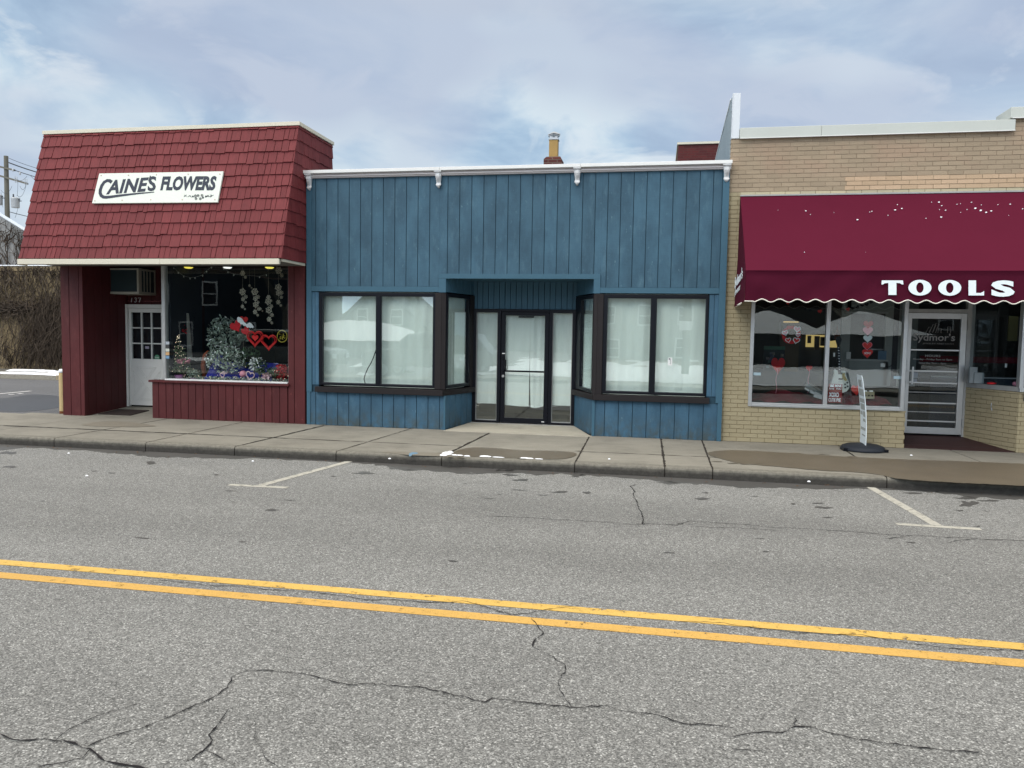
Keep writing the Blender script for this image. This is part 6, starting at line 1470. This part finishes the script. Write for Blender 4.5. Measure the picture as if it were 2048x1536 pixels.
for k in range(14): x = r.uniform(A.x+.02, B.x-.05); z = r.uniform(B.z+.03, A.z-.13); MB().box(x, x+.05, 13.875, 13.895, z, z+.045).build('blister_pack', pbr('pack_%d' % k, (r.uniform(.04, .22), r.uniform(.08, .2), r.uniform(.12, .26)), .5), t)
p = PY(*zA(1060, 600), 14.2); t = thing('wall_cabinet', 'brown framed cabinet with a brass lamp deep in the store', 'cabinet', (p.x, 14.3, .03)); MB().box(p.x-.16, p.x+.16, 14.3, 14.4, p.z-.85, p.z+.02).build('body', pbr('cab_brown', (.075, .055, .03), .6), t); MB().box(p.x-.12, p.x+.13, 14.27, 14.3, p.z+.02, p.z+.035).build('lamp', emis('brass_glow', (.9, .6, .2), .8), t)
# strip lights
for x0, x1, y, z, lb in ((4.05, 4.75, 14.5, 2.36, 'long lit strip light seen through the door transom'), (4.6, 5.5, 14.3, 2.52, 'lit strip light just behind the valance over the angled window'), (4.9, 6.1, 14.3, 2.50, 'lit strip light at the top of the angled window')):
    t = thing('strip_light', lb, 'strip light', ((x0+x1)/2, y, z), 'fluorescent strips in the brick store'); MB().box(x0, x1, y, y+.06, z, z+.03).build('tube', emis('tube_glow', (1, .97, .86), 1.6), t); MB().box(x0, x1, y-.01, y+.08, z+.031, z+.06).build('housing', M['white'], t)
# shelves and boxes behind the angled window
t = thing('glass_counter', 'dark display counter with a pale rail behind the angled window', 'counter', (5.5, 14.6, .03)); MB().box(4.75, 7.2, 14.6, 15.2, .03, 1.0).build('body', pbr('counter_dark', (.02, .03, .05), .4), t); MB().box(4.75, 7.2, 14.56, 14.6, 1.0, 1.02).build('rail', M['galv'], t); MB().box(4.75, 7.2, 15.2, 15.25, 1.25, 1.36).build('red_strip', M['red_cloth'], t)
for (px, py, w_, h_, lb) in ((1946, 752, .055, .30, 'tall white box stacked at the left of the angled window sill'), (1956, 764, .07, .20, 'wide white box in front of the taller one on the sill')):
    p = PY(px, 778, 13.20); solo(MB().box(p.x-w_, p.x+w_, 13.18+(.03 if w_ < .06 else 0), 13.27, .98, .98+h_*.85), 'box', pbr('white_box_%d' % px, (.27, .30, .31), .7), lb, 'box', bevel=.004)
p = PY(2012, 731, 13.0); solo(MB().box(p.x-.014, p.x+.014, 13.0, 13.003, p.z-.03, p.z+.03), 'price_tag', M['white'], 'white price tag dangling behind the angled window', 'tag')
p = PY(2030, 777, 12.75); solo(MB().lathe([(.0, 0), (.03, .01), (.04, .035), (.03, .06), (.0, .065)], (p.x, 12.75, .976), 12), 'round_trinket', M['pink'], 'small round pinkish trinket on the angled window sill', 'trinket', smooth=True)
p = PY(1983, 772, 13.0); solo(MB().lathe([(.0, 0), (.05, .008), (.05, .03), (.0, .04)], (p.x, 13.0, .976), 12, 1.3), 'red_bow', M['red_dark'], 'small dark red bow lying on the angled window sill', 'bow', smooth=True)
A = PY(2018, 632, 14.9); B = PY(2034, 682, 14.9); solo(MB().box(A.x, B.x, 14.9, 14.92, B.z, A.z), 'wall_chart', pbr('olive_card', (.16, .16, .08), .8), 'olive wall chart deep behind the angled window', 'chart')

# ================================================================== across the street (seen only as reflections)
def house(name, label, x0, x1, y, h, rh, wallc, snow=True, wins=(), base=-.5, axis='gable', cat='house'):
    t = thing(name, label, cat, ((x0+x1)/2, y, base)); d = -9; xm = (x0+x1)/2
    wm = pbr('wall_'+str(int(x0*10)), wallc, .85, ns=2, na=.12); rf = M['snow'] if snow else pbr('slate_'+str(int(x0*10)), (.10, .11, .12), .8)
    if axis == 'gable':
        MB().poly([(x0, y, base), (x1, y, base), (x1, y, h), (xm, y, h+rh), (x0, y, h)], (0, d, 0)).build('wall', wm, t)
        mb = MB(); o = .4; s_ = rh/((x1-x0)/2)
        mb.poly([(x0-o, y+o, h-s_*o+.02), (xm, y+o, h+rh+.02), (xm, y+o, h+rh+.28), (x0-o, y+o, h-s_*o+.24)], (0, d-o*2, 0)); mb.poly([(x1+o, y+o, h-s_*o+.02), (x1+o, y+o, h-s_*o+.24), (xm+.001, y+o, h+rh+.28), (xm+.001, y+o, h+rh+.02)], (0, d-o*2, 0)); mb.build('roof', rf, t)
    else:
        MB().box(x0, x1, y+d, y, base, h).build('wall', wm, t); o = .5
        mb = MB(); b = [(x0-o, y+o, h+.01), (x1+o, y+o, h+.01), (x1+o, y+d-o, h+.01), (x0-o, y+d-o, h+.01)]; k = min(4, (x1-x0)/2.2)
        mb.add(b + [(x0+k, y+d/2, h+rh), (x1-k, y+d/2, h+rh)], [(0, 1, 5, 4), (1, 2, 5), (2, 3, 4, 5), (3, 0, 4), (3, 2, 1, 0)]); mb.build('roof', rf, t)
    for (wx, wz_, ww, wh) in wins:
        f = MB().box(wx-ww/2-.12, wx+ww/2+.12, y, y+.06, wz_-.12, wz_+wh+.12).build('window', M['white_trim'], t); MB().box(wx-ww/2, wx+ww/2, y+.061, y+.07, wz_, wz_+wh).build('pane', M['black_alu'], f); MB().box(wx-ww/2, wx+ww/2, y+.071, y+.085, wz_+wh/2-.03, wz_+wh/2+.03).build('sash_bar', M['white_trim'], f)
    return t
house('house', 'grey gabled house across the street, mirrored in the left display window', -29, -19.5, -40, 1.6, 4.0, (.26, .27, .26), False, ((-25.8, 2.3, .9, 1.2), (-22.6, 2.3, .9, 1.2)))
house('low_building', 'low building with a broad snowy roof before the grey gabled house', -26.5, -15.5, -22, 1.0, 1.35, (.16, .17, .17), True, (), axis='hip', cat='building')
house('house', 'dark green two-storey house across the street opposite the flower shop', -44, -25.6, -26, 6.6, 3.0, (.014, .022, .030), False, ((-36, 3.4, 1, 1.5), (-32, 3.4, 1, 1.5), (-29, .4, 1, 1.6), (-39, .4, 1, 1.6), (-34, .4, .9, 1.6)))
house('house', 'pale two-storey house across the street mirrored in the right display window', -7.5, 4.5, -38, 6.2, 3.2, (.34, .36, .34), True, ((-3.9, 2.6, .9, 1.3), (-1, 2.6, .9, 1.3), (2.2, 2.6, .9, 1.3), (-3.5, -.1, .9, 1.3), (2, 0, .9, 1.3)))
house('snowy_hut', 'low hut with a peaked snowy roof opposite the brick store, the left one', 4.6, 10.2, -26, 1.9, 1.6, (.05, .055, .06), True, (), axis='hip', cat='hut')
house('snowy_hut', 'low hut with a peaked snowy roof opposite the brick store, the right one', 10.8, 16.8, -26.5, 1.85, 1.7, (.05, .055, .06), True, (), axis='hip', cat='hut')
house('house', 'tall dark house added far behind the two snow-roofed huts to block reflected sky', 4, 17, -48, 8.5, 3.5, (.045, .05, .055), False, ())  # added to keep bright sky out of the brick store glass
house('house', 'tall dark brown house added at the far right across the street to block reflected sky', 18, 34, -44, 8.0, 3.5, (.06, .05, .045), False, ((24, 2.6, 1, 1.4),))  # another added dark block that hides low sky from the panes
house('house', 'grey house far behind the low snowy building', -18.5, -8.5, -50, 4.2, 3, (.15, .16, .17), True, ())
def bare_tree(x, y, h, seed, label):
    r = random.Random(seed); t = thing('bare_tree', label, 'tree', (x, y, -.3)); mb = MB()
    def br(p, d, l, th, dep):
        n = 3; pts = [p]; q = p
        for _ in range(n): d = (d + Vector((r.gauss(0, .13), r.gauss(0, .13), r.gauss(0, .10)))).normalized(); q = q + d*l/n; pts.append(q)
        mb.tube(pts, [th, th*.85, th*.72, th*.6], 4)
        if dep:
            for _ in range(r.choice((2, 3, 3))):
                a = Vector((r.gauss(0, .6), r.gauss(0, .6), r.gauss(.25, .4))); br(q if r.random() < .6 else pts[2], (d+a).normalized(), l*r.uniform(.62, .82), th*.55, dep-1)
    p = Vector((x, y, -.3)); MB().tube([p, p+Vector((.05, 0, h*.14)), p+Vector((0, .05, h*.28))], [h*.03, h*.024, h*.02], 8).build('trunk', M['pole'], t)
    for _ in range(4): br(p+Vector((0, .05, h*.27)), Vector((r.gauss(0, .5), r.gauss(0, .5), 1)).normalized(), h*.28, h*.013, 5)
    mb.build('crown', M['pole'], t, recalc=False); return t
bare_tree(-23, -20, 11, 3, 'bare tree across the street before the dark green house')
bare_tree(-16.5, -27, 12, 4, 'bare tree across the street beside the low snowy building')
bare_tree(3.4, -23, 11, 5, 'bare tree across the street in front of the pale house')
bare_tree(13.5, -35, 13, 6, 'bare tree behind the two snow-roofed huts')
t = thing('utility_pole', 'wooden utility pole across the street mirrored in the right display window', 'utility pole', (1.25, -9, 0)); MB().tube([(1.25, -9, -.2), (1.25, -9, 9)], [.16, .12], 12).build('pole', M['pole'], t); MB().box(.95, 1.45, -8.84, -8.82, 1.9, 2.3).build('notice_board', M['white'], t); MB().box(.2, 2.3, -9.06, -8.94, 8.2, 8.32).build('crossarm', M['pole'], t)
def suv(x, y, paint_, label, flip=1):
    t = thing('parked_car', label, 'car', (x, y, -.12)); X_ = lambda u: x+flip*u; z0 = -.12
    body = [(-2.3, .45), (-2.3, .85), (-2.2, 1.0), (-1.15, 1.12), (.2+1.95, 1.08), (2.3, .95), (2.35, .45)]
    MB().poly([(X_(u), y-.9, z0+v) for u, v in body], (0, 1.8, 0)).build('body', paint_, t, bevel=.06)
    cab = [(-1.2, 1.11), (-.55, 1.68), (.2, 1.76), (1.55, 1.72), (2.1, 1.07)]; MB().poly([(X_(u), y-.78, z0+v) for u, v in cab], (0, 1.56, 0)).build('cabin', paint_, t, bevel=.05)
    for sy in (-.80, .78):
        for w_ in ([(-.98, 1.14), (-.48, 1.60), (.18, 1.66), (.18, 1.14)], [(.26, 1.14), (.26, 1.66), (1.2, 1.63), (1.3, 1.14)]): MB().poly([(X_(u), y+sy, z0+v) for u, v in w_], (0, .02, 0)).build('side_window', M['black_alu'], t)
    for u in (-1.45, 1.45):
        for sy in (-.92, .72):
            c = Vector((X_(u), y+sy, z0+.34)); wh = MB().tube([c, c+Vector((0, .2, 0))], .34, 20).build('wheel', M['rubber'], t); MB().tube([c+Vector((0, -.01, 0)), c+Vector((0, .21, 0))], .2, 14).build('rim', M['galv'], wh)
    for sy in (-.62, .62): MB().box(X_(-2.33)-.02, X_(-2.33)+.02, y+sy-.14, y+sy+.14, z0+.7, z0+.85).build('headlight', M['letter_white'], t)
suv(-8.6, -3.3, pbr('dark_car_paint', (.08, .085, .09), .3), 'dark grey estate car parked across the street')
suv(-14.4, -3.2, pbr('silver_car_paint', (.16, .18, .18), .3, .3), 'silver sports utility car parked opposite the flower shop', -1)
